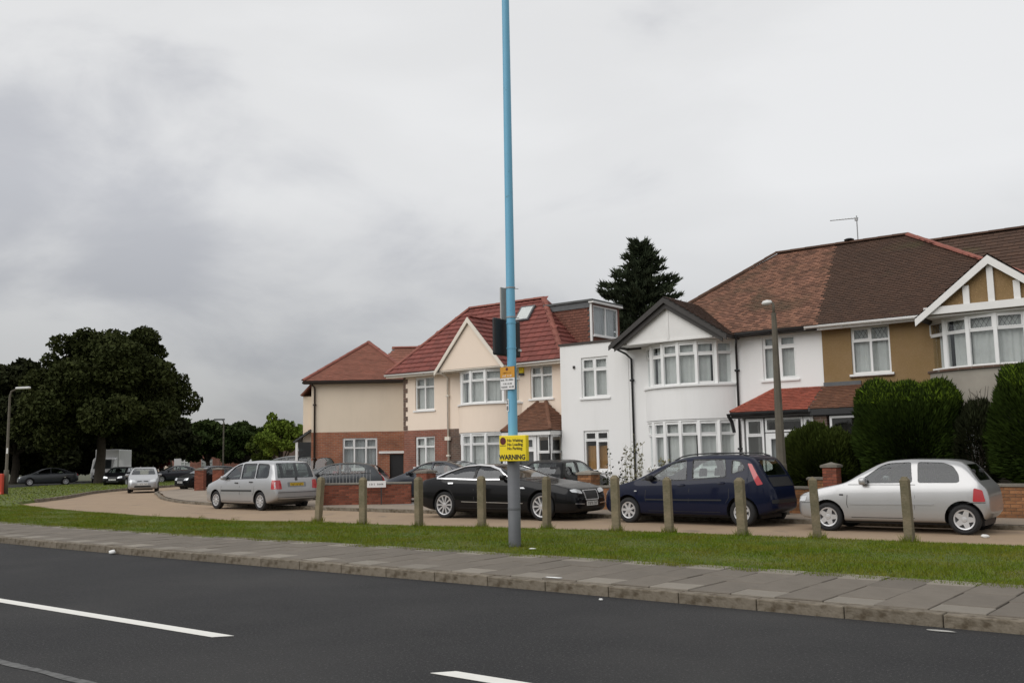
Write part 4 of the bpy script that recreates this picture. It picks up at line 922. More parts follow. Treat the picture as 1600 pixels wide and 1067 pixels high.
def wheel_meshes(r, wid, rim, style):
    ty = MB(); ty.lathe([(-wid/2+.02, rim), (-wid/2, rim+.012), (-wid/2-.004, (r+rim)/2), (-wid/2+.012, r-.016), (-wid/2+.035, r), (wid/2-.035, r), (wid/2-.012, r-.016), (wid/2+.004, (r+rim)/2), (wid/2, rim+.012), (wid/2-.02, rim), (-wid/2+.02, rim)], 32)
    rm = MB(); o = -wid/2+.015           # outer face towards -y
    rm.lathe([(o, rim), (o-.012, rim-.008), (o-.008, rim-.03), (o+.03, rim-.04)], 32)
    rm.lathe([(o+.0, .055), (o-.012, .045), (o-.014, .0)], 16)
    n, ws, cv = style
    for i in range(n):
        Mx = Matrix.Rotation(2*math.pi*i/n+.3, 4, 'Y'); wi, wo = ws
        pts = [(-wi/2, .03), (wi/2, .03), (wo/2, rim-.015), (-wo/2, rim-.015)]
        vs = [Mx @ Vector((a, o-.010+(.008 if b < .1 else .004), b)) for a, b in pts]+[Mx @ Vector((a, o+.03, b)) for a, b in pts]
        rm.add(vs, [(0, 1, 2, 3), (4, 7, 6, 5), (0, 4, 5, 1), (1, 5, 6, 2), (2, 6, 7, 3), (3, 7, 4, 0)])
    bk = MB(); bk.lathe([(o+.035, rim-.01), (o+.04, .02), (o+.04, .0)], 24); bk.lathe([(wid/2-.03, rim-.005), (wid/2-.03, 0)], 24)
    return ty.mesh('wheel'), rm.mesh('rim'), bk.mesh('hub')
CAR_CACHE = {}
def car_parts(key):
    """list of (name, mesh, material or None for paint, parent index, location, rotation) for a car type."""
    if key in CAR_CACHE: return CAR_CACHE[key]
    sp = CARS[key]; L = sp['L']; X = lambda s: L/2-s
    base = loft(sp); skin = eval_mods(base, [('sub', 1)])
    bvh = BVHTree.FromPolygons([v.co.copy() for v in skin.vertices], [tuple(p.vertices) for p in skin.polygons])
    # cabin cavity
    cav = MB(); c0, c1 = sp['cabin']; st = [c0+(c1-c0)*i/14 for i in range(15)]; vs = []; fs = []
    for s in st:
        S = section(sp, s); T = S[-1][1]; B = S[8][1]; yb = S[8][0]-.07; g = T-B; ln = sp.get('lean', .27); t = max(T-.055, B+.01)
        half = [(0, .40), (yb, .40), (yb, B), (max(.1, yb-ln*g*.9-.02), t-.03), (max(.05, yb-ln*g-.12), t), (0, t)]
        vs += [(X(s), y, z) for y, z in half]+[(X(s), -y, z) for y, z in half[-2:0:-1]]
    rg = 10
    for i in range(len(st)-1):
        for k in range(rg): fs.append((i*rg+k, i*rg+(k+1) % rg, (i+1)*rg+(k+1) % rg, (i+1)*rg+k))
    fs += [tuple(range(rg)), tuple(range((len(st)-1)*rg, len(st)*rg))[::-1]]; cav.add(vs, fs); cavm = cav.mesh('cav'); cavm.materials.append(MATS['car_interior'])
    cut = MB()
    for s in sp['wheels']:
        for sd in (1, -1):
            r = sp['r']+.055; n = 28; y0, y1 = sd*(sp['W']-.30), sd*(sp['W']+.3)
            poly = [(X(s)+r*math.cos(2*math.pi*i/n), sp['r']+.01+r*math.sin(2*math.pi*i/n)) for i in range(n)]; cut.prism(poly, min(y0, y1), max(y0, y1), 'y')
    cutm = cut.mesh('cut'); cutm.materials.append(MATS['car_black_trim'])
    win = MB()
    for poly in sp['glass']: win.prism(rpoly([(X(a), b) for a, b in poly], .05), -2, 2, 'y')
    winm = win.mesh('win'); winm.materials.append(MATS['car_black_trim'])
    wsb = MB(); s0, s1, y0, y1 = sp['screen']; wp = rpoly([(X(s0), -y0), (X(s0), y0), (X(s1), y1), (X(s1), -y1)], .06)
    wsb.prism(wp, lerp_list(sp['belt'], s0)-.05, 2.2, 'z'); wsm = wsb.mesh('ws'); wsm.materials.append(MATS['car_black_trim'])
    rear = MB(); ra, rp = sp['rear']
    if ra == 'x': rear.prism(rpoly(rp, .05), -L/2-.4, -L/2+.75, 'x')
    else: rear.prism(rpoly([(X(a), b) for a, b in rp], .05), lerp_list(sp['belt'], L-1)-.02, 2.2, 'z')
    rem = rear.mesh('rear'); rem.materials.append(MATS['car_black_trim'])
    skin.materials.clear(); skin.materials.append(MATS['paint_silver'])
    body = eval_mods(skin, [('bool', cavm), ('bool', cutm), ('bool', winm), ('bool', wsm), ('bool', rem)])
    if len(body.polygons) < 300: body = skin
    body.polygons.foreach_set('use_smooth', [True]*len(body.polygons))
    if len(body.materials) > 1:                                  # keep the smooth shading of the uncut skin
        vn = [v.normal.copy() for v in skin.vertices]; vc = [v.co.copy() for v in skin.vertices]; fp = [tuple(p.vertices) for p in skin.polygons]; ns = [None]*len(body.loops)
        for p in body.polygons:
            pn = p.normal.copy()
            for li in p.loop_indices:
                q = pn
                if p.material_index == 0:
                    c = body.vertices[body.loops[li].vertex_index].co; h, _, fi, _ = bvh.find_nearest(c)
                    acc = Vector((0, 0, 0))
                    for vi in fp[fi]: acc += vn[vi]/((vc[vi]-c).length+1e-4)
                    if acc.length > 0 and acc.dot(pn) > 0: q = acc.normalized()
                ns[li] = q
        body.normals_split_custom_set(ns)
    out = [('body', body, None, -1, None, None)]
    def P(name, me, m, par=-1, loc=None, rot=None): out.append((name, me, m, par, loc, rot)); return len(out)-1
    gm = sp.get('glass_mat', 'car_glass')
    for poly in sp['glass']:
        for sd in (1, -1): P('side_window', patch(bvh, rpoly([(X(a), b) for a, b in poly], .05), 'y', sd, -.010, .005), gm)
        if sp.get('seal', True):
            ring = [(X(a), b) for a, b in rpoly(poly, .05)]; ring.append(ring[0])
            for sd in (1, -1): P('window_seal', patch(bvh, ribbon(ring, .016), 'y', sd, .003, .006, .3), 'car_black_trim')
    P('windscreen', patch(bvh, wp, 'z', 1, -.010, .005), 'car_glass')
    if ra == 'x': P('rear_window', patch(bvh, rpoly(rp, .05), 'x', -1, -.008, .005), gm)
    else: P('rear_window', patch(bvh, rpoly([(X(a), b) for a, b in rp], .05), 'z', 1, -.008, .005), gm)
    for poly in sp.get('doors', []):
        q = [(X(a), b) for a, b in poly]
        for sd in (1, -1):
            P('door_gap', patch(bvh, ribbon(q+[q[0]], .012), 'y', sd, .0015, .003, .3), 'car_black_trim')
    for s, z in sp.get('handles', []):
        for sd in (1, -1): P('door_handle', patch(bvh, rpoly([(X(s)-.09, z-.018), (X(s)+.09, z-.018), (X(s)+.09, z+.018), (X(s)-.09, z+.018)], .015), 'y', sd, .028, .026, .06), sp.get('handle_mat', None))
    for name, axis, sides, poly, m, off in sp.get('trim', []):
        for sd in sides:
            q = poly if axis == 'x' else [(X(a), b) for a, b in poly]
            if axis == 'x' and sd == 'm':                       # mirrored pair on one end
                pass
            P(name, patch(bvh, q, axis, sd, off, .02, .12), m)
    for name, end, poly, m, off in sp.get('ends', []):          # mirrored pair on the front (1) or rear (-1)
        for sg in (1, -1): P(name, patch(bvh, rpoly([(sg*a, b) for a, b in poly], .03), 'x', end, off, .03, .08), m)
    for name, end, poly, m, off in sp.get('mid', []): P(name, patch(bvh, rpoly(poly, .03), 'x', end, off, .03, .1), m)
    # number plate with its marks
    for end in (1, -1):
        if end not in sp['plates']: continue
        z, m = sp['plates'][end]; h, n, _, _ = bvh.ray_cast(Vector((end*6, 0, z)), Vector((-end, 0, 0))); x = h.x+end*.012
        q = MB(); q.box((min(x, x-end*.02), -.26, z-.056), (max(x, x-end*.02), .26, z+.056)); ip = P('number_plate', q.mesh('plate'), m)
        q = MB(); xx = x+end*.002
        for i in range(7):
            y = -.205+i*.062+(.03 if i > 3 else 0); q.box((min(xx, x), y, z-.036), (max(xx, x), y+.012, z+.036)); q.box((min(xx, x), y+.026, z-.036), (max(xx, x), y+.038, z+.036)) if i % 2 else q.box((min(xx, x), y+.012, z+.02), (max(xx, x), y+.04, z+.036))
        P('plate_marks', q.mesh('marks'), 'print_black', ip)
    # mirrors
    ms, mz = sp['mirror']
    for sd in (1, -1):
        h, n, _, _ = bvh.ray_cast(Vector((X(ms), sd*3, mz)), Vector((0, -sd, 0))); y = h.y
        q = MB(); q.box((X(ms)-.06, min(y, y+sd*.2)-.0, mz-.055), (X(ms)+.07, max(y, y+sd*.2), mz+.075)); me = bevel_mesh(q.mesh('mirror'), .04, 3); me.polygons.foreach_set('use_smooth', [True]*len(me.polygons))
        P('wing_mirror', me, sp.get('mirror_mat', None))
    # seats
    for s, yy in [(sp['seats'][0], .36), (sp['seats'][0], -.36), (sp['seats'][1], .40), (sp['seats'][1], -.40)]:
        q = MB(); x = X(s); zt = lerp_list(sp['belt'], s)
        q.prism([(x-.32, .42), (x+.25, .42), (x+.25, .56), (x-.14, .55), (x-.30, zt+.06), (x-.42, zt+.05)], yy-.23, yy+.23, 'y'); q.prism([(x-.33, zt+.09), (x-.43, zt+.09), (x-.44, zt+.27), (x-.36, zt+.28)], yy-.13, yy+.13, 'y')
        me = bevel_mesh(q.mesh('seat'), .03, 2); P('seat', me, 'car_interior')
    q = MB(); x = X(sp['seats'][0])+.62; zt = lerp_list(sp['belt'], sp['seats'][0]-.6)
    q.prism([(x, zt-.3), (x+.4, zt-.3), (x+.4, zt-.08), (x+.05, zt-.04)], -.6, .6, 'y'); P('dashboard', q.mesh('dashboard'), 'car_interior')
    # wheels
    ty, rm, bk = wheel_meshes(sp['r'], .19, sp['rim'], sp['style'])
    for s in sp['wheels']:
        for sd in (-1, 1):
            i = P('wheel', ty, 'rubber', -1, (X(s), sd*(sp['W']-.125), sp['r']), (0, 0, 0 if sd < 0 else math.pi))
            P('rim', rm, 'alloy', i); P('hub', bk, 'alloy_dark', i)
    q = MB(); q.box((X(sp['wheels'][1])-.3, -.5, .16), (X(sp['wheels'][0])+.3, .5, .26)); P('underbody', q.mesh('underbody'), 'car_black_trim')
    for name, m, fn in sp.get('extra', []): 
        me = fn(bvh, X)
        if me is not None: P(name, me, m)
    for _, me, m, *_r in out:
        if m is not None and me is not None and not me.materials: me.materials.append(MATS[m])
    CAR_CACHE[key] = out; return out
def car(key, loc, rz, pnt, label, group=None, name='parked_car', skip=()):
    """rz: heading of the bonnet measured from +X."""
    out = car_parts(key); root = empty(name, loc, rz, label, 'car', group); objs = []
    for nm, me, m, par, lo, ro in out:
        if nm in skip: objs.append(None); continue
        if m is None:
            mk = (key, nm, id(me), pnt)
            if mk not in PCACHE:
                c = me.copy()
                if nm == 'body' and len(c.materials): c.materials[0] = MATS[pnt]
                else: c.materials.clear(); c.materials.append(MATS[pnt])
                PCACHE[mk] = c
            me = PCACHE[mk]
        o = bpy.data.objects.new(nm, me); link(o, root if par < 0 else objs[par])
        if lo: o.location = lo
        if ro: o.rotation_euler = ro
        objs.append(o)
    return root
PCACHE = {}
def rails(zs):
    def fn(bvh, X):
        q = MB()
        for sd in (1, -1):
            pts = []
            for s in np.linspace(zs[0], zs[1], 10):
                h, n, _, _ = bvh.ray_cast(Vector((X(s), sd*zs[2], 4)), Vector((0, 0, -1))); up = .045 if 0 < (s-zs[0]) and s < zs[1]-.01 else .005
                pts.append(h+Vector((0, 0, up)))
            q.tube(pts, .016, 6)
        return q.mesh('roof_rail')
    return fn
CARS = {}
CARS['hatch3'] = dict(L=3.95, W=.80, r=.285, rim=.195, style=(5, (.12, .075), 0), wheels=(.66, 3.26), lean=.26,
    top=[(0, .56), (.04, .68), (.12, .745), (.5, .86), (.98, .955), (1.06, .985), (1.34, 1.17), (1.66, 1.345), (1.85, 1.405), (2.25, 1.43), (2.9, 1.415), (3.25, 1.375), (3.42, 1.31), (3.70, 1.0), (3.80, .92), (3.90, .86), (3.95, .60)],
    belt=[(0, .54), (.1, .69), (.5, .80), (1, .90), (2, .925), (3.3, .94), (3.7, .94), (3.82, .88), (3.95, .57)], bot=[(0, .34), (.1, .25), (.5, .20), (3.4, .20), (3.8, .27), (3.95, .40)],
    plan=[(0, .70), (.04, .80), (.15, .90), (.45, .97), (.9, 1), (3.1, 1), (3.6, .985), (3.85, .945), (3.92, .91), (3.95, .85)], cabin=(1.25, 3.5),
    glass=[[(1.33, .955), (1.36, 1.03), (1.72, 1.29), (1.88, 1.345), (2.30, 1.365), (2.33, .965)], [(2.43, .965), (2.42, 1.365), (2.88, 1.35), (3.10, 1.28), (3.24, 1.12), (3.25, .99), (3.18, .965)]],
    screen=(1.10, 1.74, .60, .50), rear=('x', [(-.50, 1.0), (.50, 1.0), (.44, 1.31), (-.44, 1.31)]),
    doors=[[(1.10, .93), (1.06, .55), (1.14, .29), (2.34, .29), (2.38, .93)]], handles=[(2.2, .84)],
    trim=[('side_moulding', 'y', (1, -1), ribbon([(1.12, .555), (2.7, .565)], .035), 'paint_silver', .012), ('side_repeater', 'y', (1, -1), rpoly([(.92, .715), (1.0, .715), (1.0, .745), (.92, .745)], .012), 'car_black_trim', .006),
          ('tail_lamp', 'y', (1, -1), rpoly([(3.56, .62), (3.86, .62), (3.80, .83), (3.60, .87)], .03), 'lamp_red', .012), ('bumper_line', 'y', (1, -1), ribbon([(3.42, .60), (3.86, .60)], .012), 'car_black_trim', .004), ('bumper_line', 'y', (1, -1), ribbon([(.10, .56), (.34, .57)], .012), 'car_black_trim', .004), ('headlight', 'y', (1, -1), rpoly([(.05, .59), (.20, .60), (.24, .70), (.10, .69)], .02), 'lamp_clear', .008)],
    ends=[('headlight', 1, [(.33, .56), (.60, .56), (.58, .70), (.33, .68)], 'lamp_clear', .008)],
    mid=[('grille', 1, [(-.28, .57), (.28, .57), (.25, .67), (-.25, .67)], 'car_black_trim', .006)], plates={1: (.42, 'plate_white')}, mirror=(1.42, .99), seats=(2.0, 2.95))
CARS['mpv_blue'] = dict(L=4.7, W=.87, r=.30, rim=.20, style=(7, (.06, .055), 0), wheels=(.80, 3.77), lean=.24, glass_mat='car_glass',
    top=[(0, .58), (.05, .72), (.2, .82), (.95, 1.0), (1.08, 1.04), (1.6, 1.33), (2.0, 1.48), (2.4, 1.555), (3.0, 1.58), (3.8, 1.56), (4.08, 1.52), (4.2, 1.42), (4.42, 1.12), (4.55, .93), (4.66, .80), (4.7, .52)],
    belt=[(0, .56), (.2, .77), (1, .94), (2.5, 1.0), (3.8, 1.08), (4.25, 1.08), (4.42, 1.02), (4.58, .86), (4.7, .49)], bot=[(0, .32), (.15, .22), (.6, .20), (4.1, .20), (4.5, .28), (4.7, .36)],
    plan=[(0, .68), (.05, .80), (.2, .91), (.6, .98), (1, 1), (3.7, 1), (4.1, .95), (4.35, .86), (4.58, .72), (4.7, .56)], cabin=(1.3, 4.1),
    glass=[[(1.38, 1.0), (1.44, 1.06), (1.95, 1.37), (2.18, 1.445), (2.36, 1.46), (2.42, 1.02)], [(2.56, 1.03), (2.52, 1.47), (3.36, 1.47), (3.42, 1.085)], [(3.55, 1.14), (3.54, 1.45), (3.78, 1.42), (3.93, 1.30), (3.90, 1.22)], [(1.16, 1.0), (1.28, 1.0), (1.33, 1.06)]],
    screen=(1.14, 1.95, .66, .54), rear=('x', [(-.50, 1.10), (.50, 1.10), (.44, 1.44), (-.44, 1.44)]),
    doors=[[(1.35, .98), (1.30, .60), (1.38, .30), (2.44, .30), (2.50, 1.0)], [(2.50, 1.0), (2.46, .30), (3.25, .30), (3.48, .62), (3.50, 1.06)]], handles=[(2.28, .90), (3.30, .95)],
    trim=[('tail_lamp', 'y', (1, -1), rpoly([(4.00, 1.37), (4.11, 1.36), (4.42, .92), (4.28, .89), (4.10, 1.20)], .03), 'lamp_red', .010), ('side_crease', 'y', (1, -1), ribbon([(1.3, .56), (2.4, .56), (3.3, .57)], .03), 'car_black_trim', .008), ('side_repeater', 'y', (1, -1), rpoly([(1.0, .74), (1.07, .74), (1.07, .765), (1.0, .765)], .01), 'lamp_clear', .006)],
    ends=[('headlight', 1, [(.36, .62), (.66, .64), (.64, .76), (.38, .74)], 'lamp_clear', .008)],
    mid=[('grille', 1, [(-.3, .58), (.3, .58), (.28, .70), (-.28, .70)], 'car_black_trim', .006), ('hatch_panel', -1, [(-.5, .86), (.5, .86), (.5, 1.06), (-.5, 1.06)], 'car_black_trim', .006), ('rear_bumper_trim', -1, [(-.6, .50), (.6, .50), (.6, .58), (-.6, .58)], 'car_black_trim', .01)],
    plates={1: (.44, 'plate_white')}, mirror=(1.46, 1.05), mirror_mat='car_black_trim', seats=(2.2, 3.2), extra=[('roof_rail', 'car_black_trim', rails((1.95, 3.85, .52)))])
CARS['saloon_large'] = dict(L=5.2, W=.94, r=.355, rim=.27, style=(10, (.03, .045), 0), wheels=(.95, 4.12), lean=.42, glass_mat='car_glass_dark',
    top=[(0, .52), (.05, .70), (.14, .79), (.6, .91), (1.5, 1.02), (1.65, 1.05), (2.2, 1.27), (2.6, 1.39), (3.1, 1.44), (3.6, 1.40), (4.1, 1.25), (4.5, 1.09), (4.75, 1.05), (5.0, 1.01), (5.15, .92), (5.2, .58)],
    belt=[(0, .50), (.14, .74), (.6, .86), (1.5, .96), (3, 1.0), (4.3, 1.02), (4.75, 1.0), (5.0, .95), (5.2, .55)], bot=[(0, .26), (.15, .19), (.6, .18), (4.6, .19), (5.0, .28), (5.2, .38)],
    plan=[(0, .66), (.05, .78), (.2, .90), (.6, .97), (1.1, 1), (4.2, 1), (4.8, .94), (5.1, .86), (5.2, .76)], cabin=(1.9, 4.3),
    glass=[[(1.92, 1.045), (2.05, 1.11), (2.4, 1.265), (2.7, 1.345), (3.04, 1.375), (3.06, 1.05)], [(3.14, 1.05), (3.12, 1.375), (3.55, 1.345), (3.95, 1.23), (4.36, 1.08), (4.30, 1.055)]],
    screen=(1.72, 2.5, .66, .50), rear=('z', [(3.75, -.5), (3.75, .5), (4.45, .62), (4.45, -.62)]),
    doors=[[(1.88, 1.02), (1.85, .60), (1.95, .29), (3.06, .29), (3.10, 1.03)], [(3.10, 1.03), (3.08, .29), (3.6, .29), (3.82, .66), (4.10, 1.03)]], handles=[(2.82, .89), (3.86, .93)], handle_mat='chrome', seal=False,
    trim=[('chrome_trim', 'y', (1, -1), ribbon([(1.98, 1.065), (2.38, 1.285), (2.7, 1.375), (3.1, 1.405), (3.56, 1.372), (3.98, 1.25), (4.42, 1.085), (4.40, 1.06), (3.1, 1.028), (1.95, 1.03)], .032), 'chrome', .012),
          ('side_vent', 'y', (1, -1), rpoly([(1.42, .80), (1.78, .80), (1.78, .835), (1.46, .835)], .012), 'chrome', .010), ('sill_crease', 'y', (1, -1), ribbon([(1.5, .43), (3.5, .45)], .012), 'chrome', .004)],
    ends=[('headlight', 1, [(.40, .66), (.76, .71), (.78, .77), (.58, .78), (.42, .75)], 'lamp_clear', .010), ('fog_trim', 1, [(.38, .40), (.72, .42), (.72, .44), (.38, .42)], 'chrome', .012), ('tail_lamp', -1, [(.5, .70), (.78, .70), (.74, .95), (.58, .98)], 'lamp_red', .01)],
    mid=[('grille_surround', 1, [(-.31, .50), (.31, .50), (.33, .745), (-.33, .745)], 'chrome', .012), ('grille', 1, [(-.275, .525), (.275, .525), (.30, .73), (-.30, .73)], 'car_black_trim', .016)],
    plates={1: (.42, 'plate_white'), -1: (.62, 'plate_yellow')}, mirror=(2.1, 1.07), seats=(2.6, 3.5))
CARS['mpv_silver'] = dict(L=4.5, W=.90, r=.31, rim=.205, style=(9, (.05, .05), 0), wheels=(.90, 3.62), lean=.2,
    top=[(0, .58), (.06, .74), (.2, .84), (.9, 1.01), (1.02, 1.05), (1.55, 1.38), (1.9, 1.54), (2.3, 1.62), (3, 1.65), (3.9, 1.62), (4.15, 1.58), (4.25, 1.50), (4.38, 1.10), (4.43, .95), (4.47, .8), (4.5, .60)],
    belt=[(0, .56), (.2, .79), (1, .97), (2.5, 1.03), (4.2, 1.06), (4.36, 1.03), (4.43, .90), (4.5, .56)], bot=[(0, .32), (.15, .22), (.6, .20), (3.9, .20), (4.3, .30), (4.5, .38)],
    plan=[(0, .68), (.05, .80), (.2, .91), (.6, .98), (1, 1), (3.9, 1), (4.25, .975), (4.42, .93), (4.47, .90), (4.5, .86)], cabin=(1.3, 4.2),
    glass=[[(1.36, 1.02), (1.44, 1.09), (1.9, 1.42), (2.12, 1.50), (2.36, 1.53), (2.40, 1.045)], [(2.48, 1.045), (2.44, 1.535), (3.24, 1.54), (3.27, 1.06)], [(3.35, 1.06), (3.32, 1.54), (3.92, 1.51), (4.02, 1.44), (4.05, 1.12), (3.98, 1.07)]],
    screen=(1.08, 1.85, .70, .58), rear=('x', [(-.71, 1.06), (.71, 1.06), (.63, 1.545), (-.63, 1.545)]),
    doors=[[(1.32, 1.0), (1.26, .60), (1.32, .30), (2.42, .30), (2.44, 1.03)], [(2.44, 1.03), (2.44, .30), (3.1, .30), (3.30, .62), (3.32, 1.05)]], handles=[(2.24, .90), (3.12, .93)], handle_mat='car_black_trim',
    trim=[('side_moulding', 'y', (1, -1), ribbon([(1.3, .64), (3.15, .65)], .05), 'car_black_trim', .014), ('tail_lamp', 'y', (1, -1), rpoly([(4.26, .70), (4.46, .70), (4.42, .98), (4.28, 1.0)], .03), 'lamp_red', .01)],
    ends=[('tail_lamp', -1, [(.60, .70), (.80, .70), (.80, .99), (.63, .99)], 'lamp_red', .012), ('headlight', 1, [(.4, .64), (.70, .66), (.68, .80), (.44, .78)], 'lamp_clear', .008)],
    mid=[('grille', 1, [(-.3, .58), (.3, .58), (.28, .70), (-.28, .70)], 'car_black_trim', .006), ('plate_recess', -1, [(-.36, .76), (.36, .76), (.36, .92), (-.36, .92)], 'paint_grey', .004), ('bumper_line', -1, [(-.84, .585), (.84, .585), (.84, .60), (-.84, .60)], 'car_black_trim', .004), ('lower_bumper', -1, [(-.72, .36), (.72, .36), (.76, .44), (-.76, .44)], 'car_black_trim', .01), ('badge', -1, [(-.05, .97), (.05, .97), (.05, 1.06), (-.05, 1.06)], 'alloy_dark', .012)],
    plates={1: (.44, 'plate_white'), -1: (.84, 'plate_yellow')}, mirror=(1.5, 1.06), seats=(2.15, 3.05))
CARS['hatch5'] = dict(L=3.95, W=.83, r=.29, rim=.19, style=(6, (.07, .06), 0), wheels=(.74, 3.28), lean=.27,
    top=[(0, .55), (.05, .68), (.15, .76), (.75, .93), (.9, .98), (1.35, 1.24), (1.7, 1.38), (2.1, 1.44), (2.8, 1.43), (3.3, 1.36), (3.5, 1.27), (3.75, .98), (3.85, .9), (3.92, .82), (3.95, .58)],
    belt=[(0, .53), (.15, .71), (.8, .89), (2.2, .95), (3.4, .98), (3.7, .95), (3.85, .86), (3.95, .55)], bot=[(0, .30), (.12, .22), (.5, .19), (3.4, .20), (3.8, .28), (3.95, .38)],
    plan=[(0, .68), (.05, .80), (.2, .92), (.6, .98), (1, 1), (3.2, 1), (3.65, .95), (3.88, .87), (3.95, .78)], cabin=(1.15, 3.5),
    glass=[[(1.2, .95), (1.28, 1.02), (1.65, 1.27), (1.85, 1.345), (2.14, 1.365), (2.17, .97)], [(2.25, .975), (2.22, 1.365), (2.85, 1.36), (3.15, 1.27), (3.22, 1.04), (3.1, 1.0)]],
    screen=(.96, 1.62, .64, .52), rear=('x', [(-.54, 1.0), (.54, 1.0), (.46, 1.30), (-.46, 1.30)]), doors=[[(1.15, .93), (1.12, .55), (1.2, .28), (2.2, .28), (2.22, .95)], [(2.22, .95), (2.2, .28), (2.8, .28), (3.0, .6), (3.1, .97)]], handles=[(2.02, .84), (2.92, .87)],
    ends=[('headlight', 1, [(.34, .60), (.68, .62), (.66, .76), (.40, .72)], 'lamp_clear', .010), ('tail_lamp', -1, [(.52, .70), (.70, .70), (.66, 1.02), (.54, 1.02)], 'lamp_red', .01), ('upper_grille', 1, [(.05, .64), (.30, .62), (.28, .67), (.05, .68)], 'car_black_trim', .008)],
    mid=[('lower_grille', 1, [(-.45, .32), (.45, .32), (.42, .42), (-.42, .42)], 'car_black_trim', .008)],
    plates={1: (.50, 'plate_white'), -1: (.62, 'plate_yellow')}, mirror=(1.32, .98), seats=(1.95, 2.85))
CARS['saloon'] = dict(L=4.55, W=.87, r=.31, rim=.21, style=(8, (.05, .05), 0), wheels=(.86, 3.56), lean=.34, glass_mat='car_glass',
    top=[(0, .54), (.05, .68), (.15, .77), (.9, .96), (1.05, 1.0), (1.6, 1.28), (1.95, 1.40), (2.4, 1.46), (2.9, 1.44), (3.4, 1.32), (3.85, 1.10), (4.1, 1.05), (4.4, 1.0), (4.52, .88), (4.55, .58)],
    belt=[(0, .52), (.15, .72), (1, .92), (2.5, .97), (3.7, 1.0), (4.1, .99), (4.4, .92), (4.55, .55)], bot=[(0, .28), (.15, .2), (.6, .19), (4.0, .2), (4.4, .28), (4.55, .38)],
    plan=[(0, .66), (.05, .78), (.2, .90), (.6, .97), (1.1, 1), (3.6, 1), (4.2, .95), (4.45, .87), (4.55, .78)], cabin=(1.3, 3.7),
    glass=[[(1.32, .975), (1.42, 1.05), (1.85, 1.29), (2.1, 1.37), (2.36, 1.385), (2.38, .99)], [(2.46, .99), (2.44, 1.385), (2.85, 1.365), (3.2, 1.25), (3.5, 1.06), (3.45, 1.015)]],
    screen=(1.12, 1.85, .64, .50), rear=('z', [(3.1, -.48), (3.1, .48), (3.8, .58), (3.8, -.58)]), doors=[[(1.28, .95), (1.25, .58), (1.33, .28), (2.40, .28), (2.42, .97)], [(2.42, .97), (2.4, .28), (2.95, .28), (3.2, .6), (3.4, 1.0)]], handles=[(2.2, .86), (3.2, .89)],
    ends=[('headlight', 1, [(.36, .60), (.72, .64), (.70, .76), (.42, .74)], 'lamp_clear', .010), ('tail_lamp', -1, [(.5, .74), (.74, .74), (.72, .94), (.54, .94)], 'lamp_red', .01)],
    mid=[('grille', 1, [(-.3, .60), (.3, .60), (.28, .70), (-.28, .70)], 'car_black_trim', .008)], plates={1: (.42, 'plate_white'), -1: (.70, 'plate_yellow')}, mirror=(1.45, 1.0), seats=(2.1, 3.0))
def squeeze_tail(key, s0, k):
    sp = CARS[key]; q = lambda s: s if s <= s0 else s0+(s-s0)*k
    for t in ('top', 'belt', 'bot', 'plan'): sp[t] = [(q(a), b) for a, b in sp[t]]
    sp['glass'] = [[(q(a), b) for a, b in g] for g in sp['glass']]; sp['doors'] = [[(q(a), b) for a, b in g] for g in sp['doors']]
    sp['trim'] = [(n, ax, sd, [(q(a), b) for a, b in p], m, o) for n, ax, sd, p, m, o in sp['trim']]; sp['cabin'] = (sp['cabin'][0], q(sp['cabin'][1])); sp['L'] = q(sp['L'])
squeeze_tail('hatch3', 3.0, .70); CARS['hatch3']['seal'] = False; squeeze_tail('mpv_blue', 3.5, .80)
CARS['hatch3']['wheels'] = (.66, 3.22)
# the side camera sees is -y for cars facing +X
def car_by_wheels(key, fx, rx, y_near, pnt, label, **k):
    """place by the world X of the near-side wheels; the near side of the tyres stands on y_near."""
    sp = CARS[key]; w0, w1 = sp['wheels']; mid = (fx[0]+rx[0])/2; heading = math.atan2(fx[1]-rx[1], fx[0]-rx[0])
    c = Vector(((fx[0]+rx[0])/2, (fx[1]+rx[1])/2)); fwd = Vector((math.cos(heading), math.sin(heading))); left = Vector((-fwd.y, fwd.x))
    side = left if left.y > 0 else -left                        # away from the camera
    ctr = c+side*(sp['W']-.03)+fwd*((w0+w1)/2-sp['L']/2)
    return car(key, (ctr.x, ctr.y, .004), heading, pnt, label, **k)
GP = 'cars parked along the service road'; GF = 'cars standing on the forecourts'; GR = 'vehicles farther down the road'
car_by_wheels('hatch3', (-7.03, 19.55), (-4.47, 19.60), 0, 'paint_silver_warm', 'silver three-door hatchback parked nearest, beside the hedge', group=GP)
car_by_wheels('mpv_blue', (-12.05, 20.08), (-9.05, 19.92), 0, 'paint_blue', 'dark blue people carrier with roof rails and tall red tail lamps', group=GP)
car_by_wheels('saloon_large', (-14.37, 19.76), (-17.54, 19.66), 0, 'paint_black', 'long black saloon with chrome window trim and multi-spoke wheels', group=GP)
car_by_wheels('mpv_silver', (-28.9, 20.48), (-26.2, 20.26), 0, 'paint_silver', 'silver people carrier seen from behind with yellow plate and red lamps', group=GP)
hd_ = math.atan2(-.55, .84)
car('hatch5', (-50.9, 31.2, .004), hd_, 'paint_silver', 'silver hatchback facing the camera on the curve of the service road', group=GR, name='moving_car')
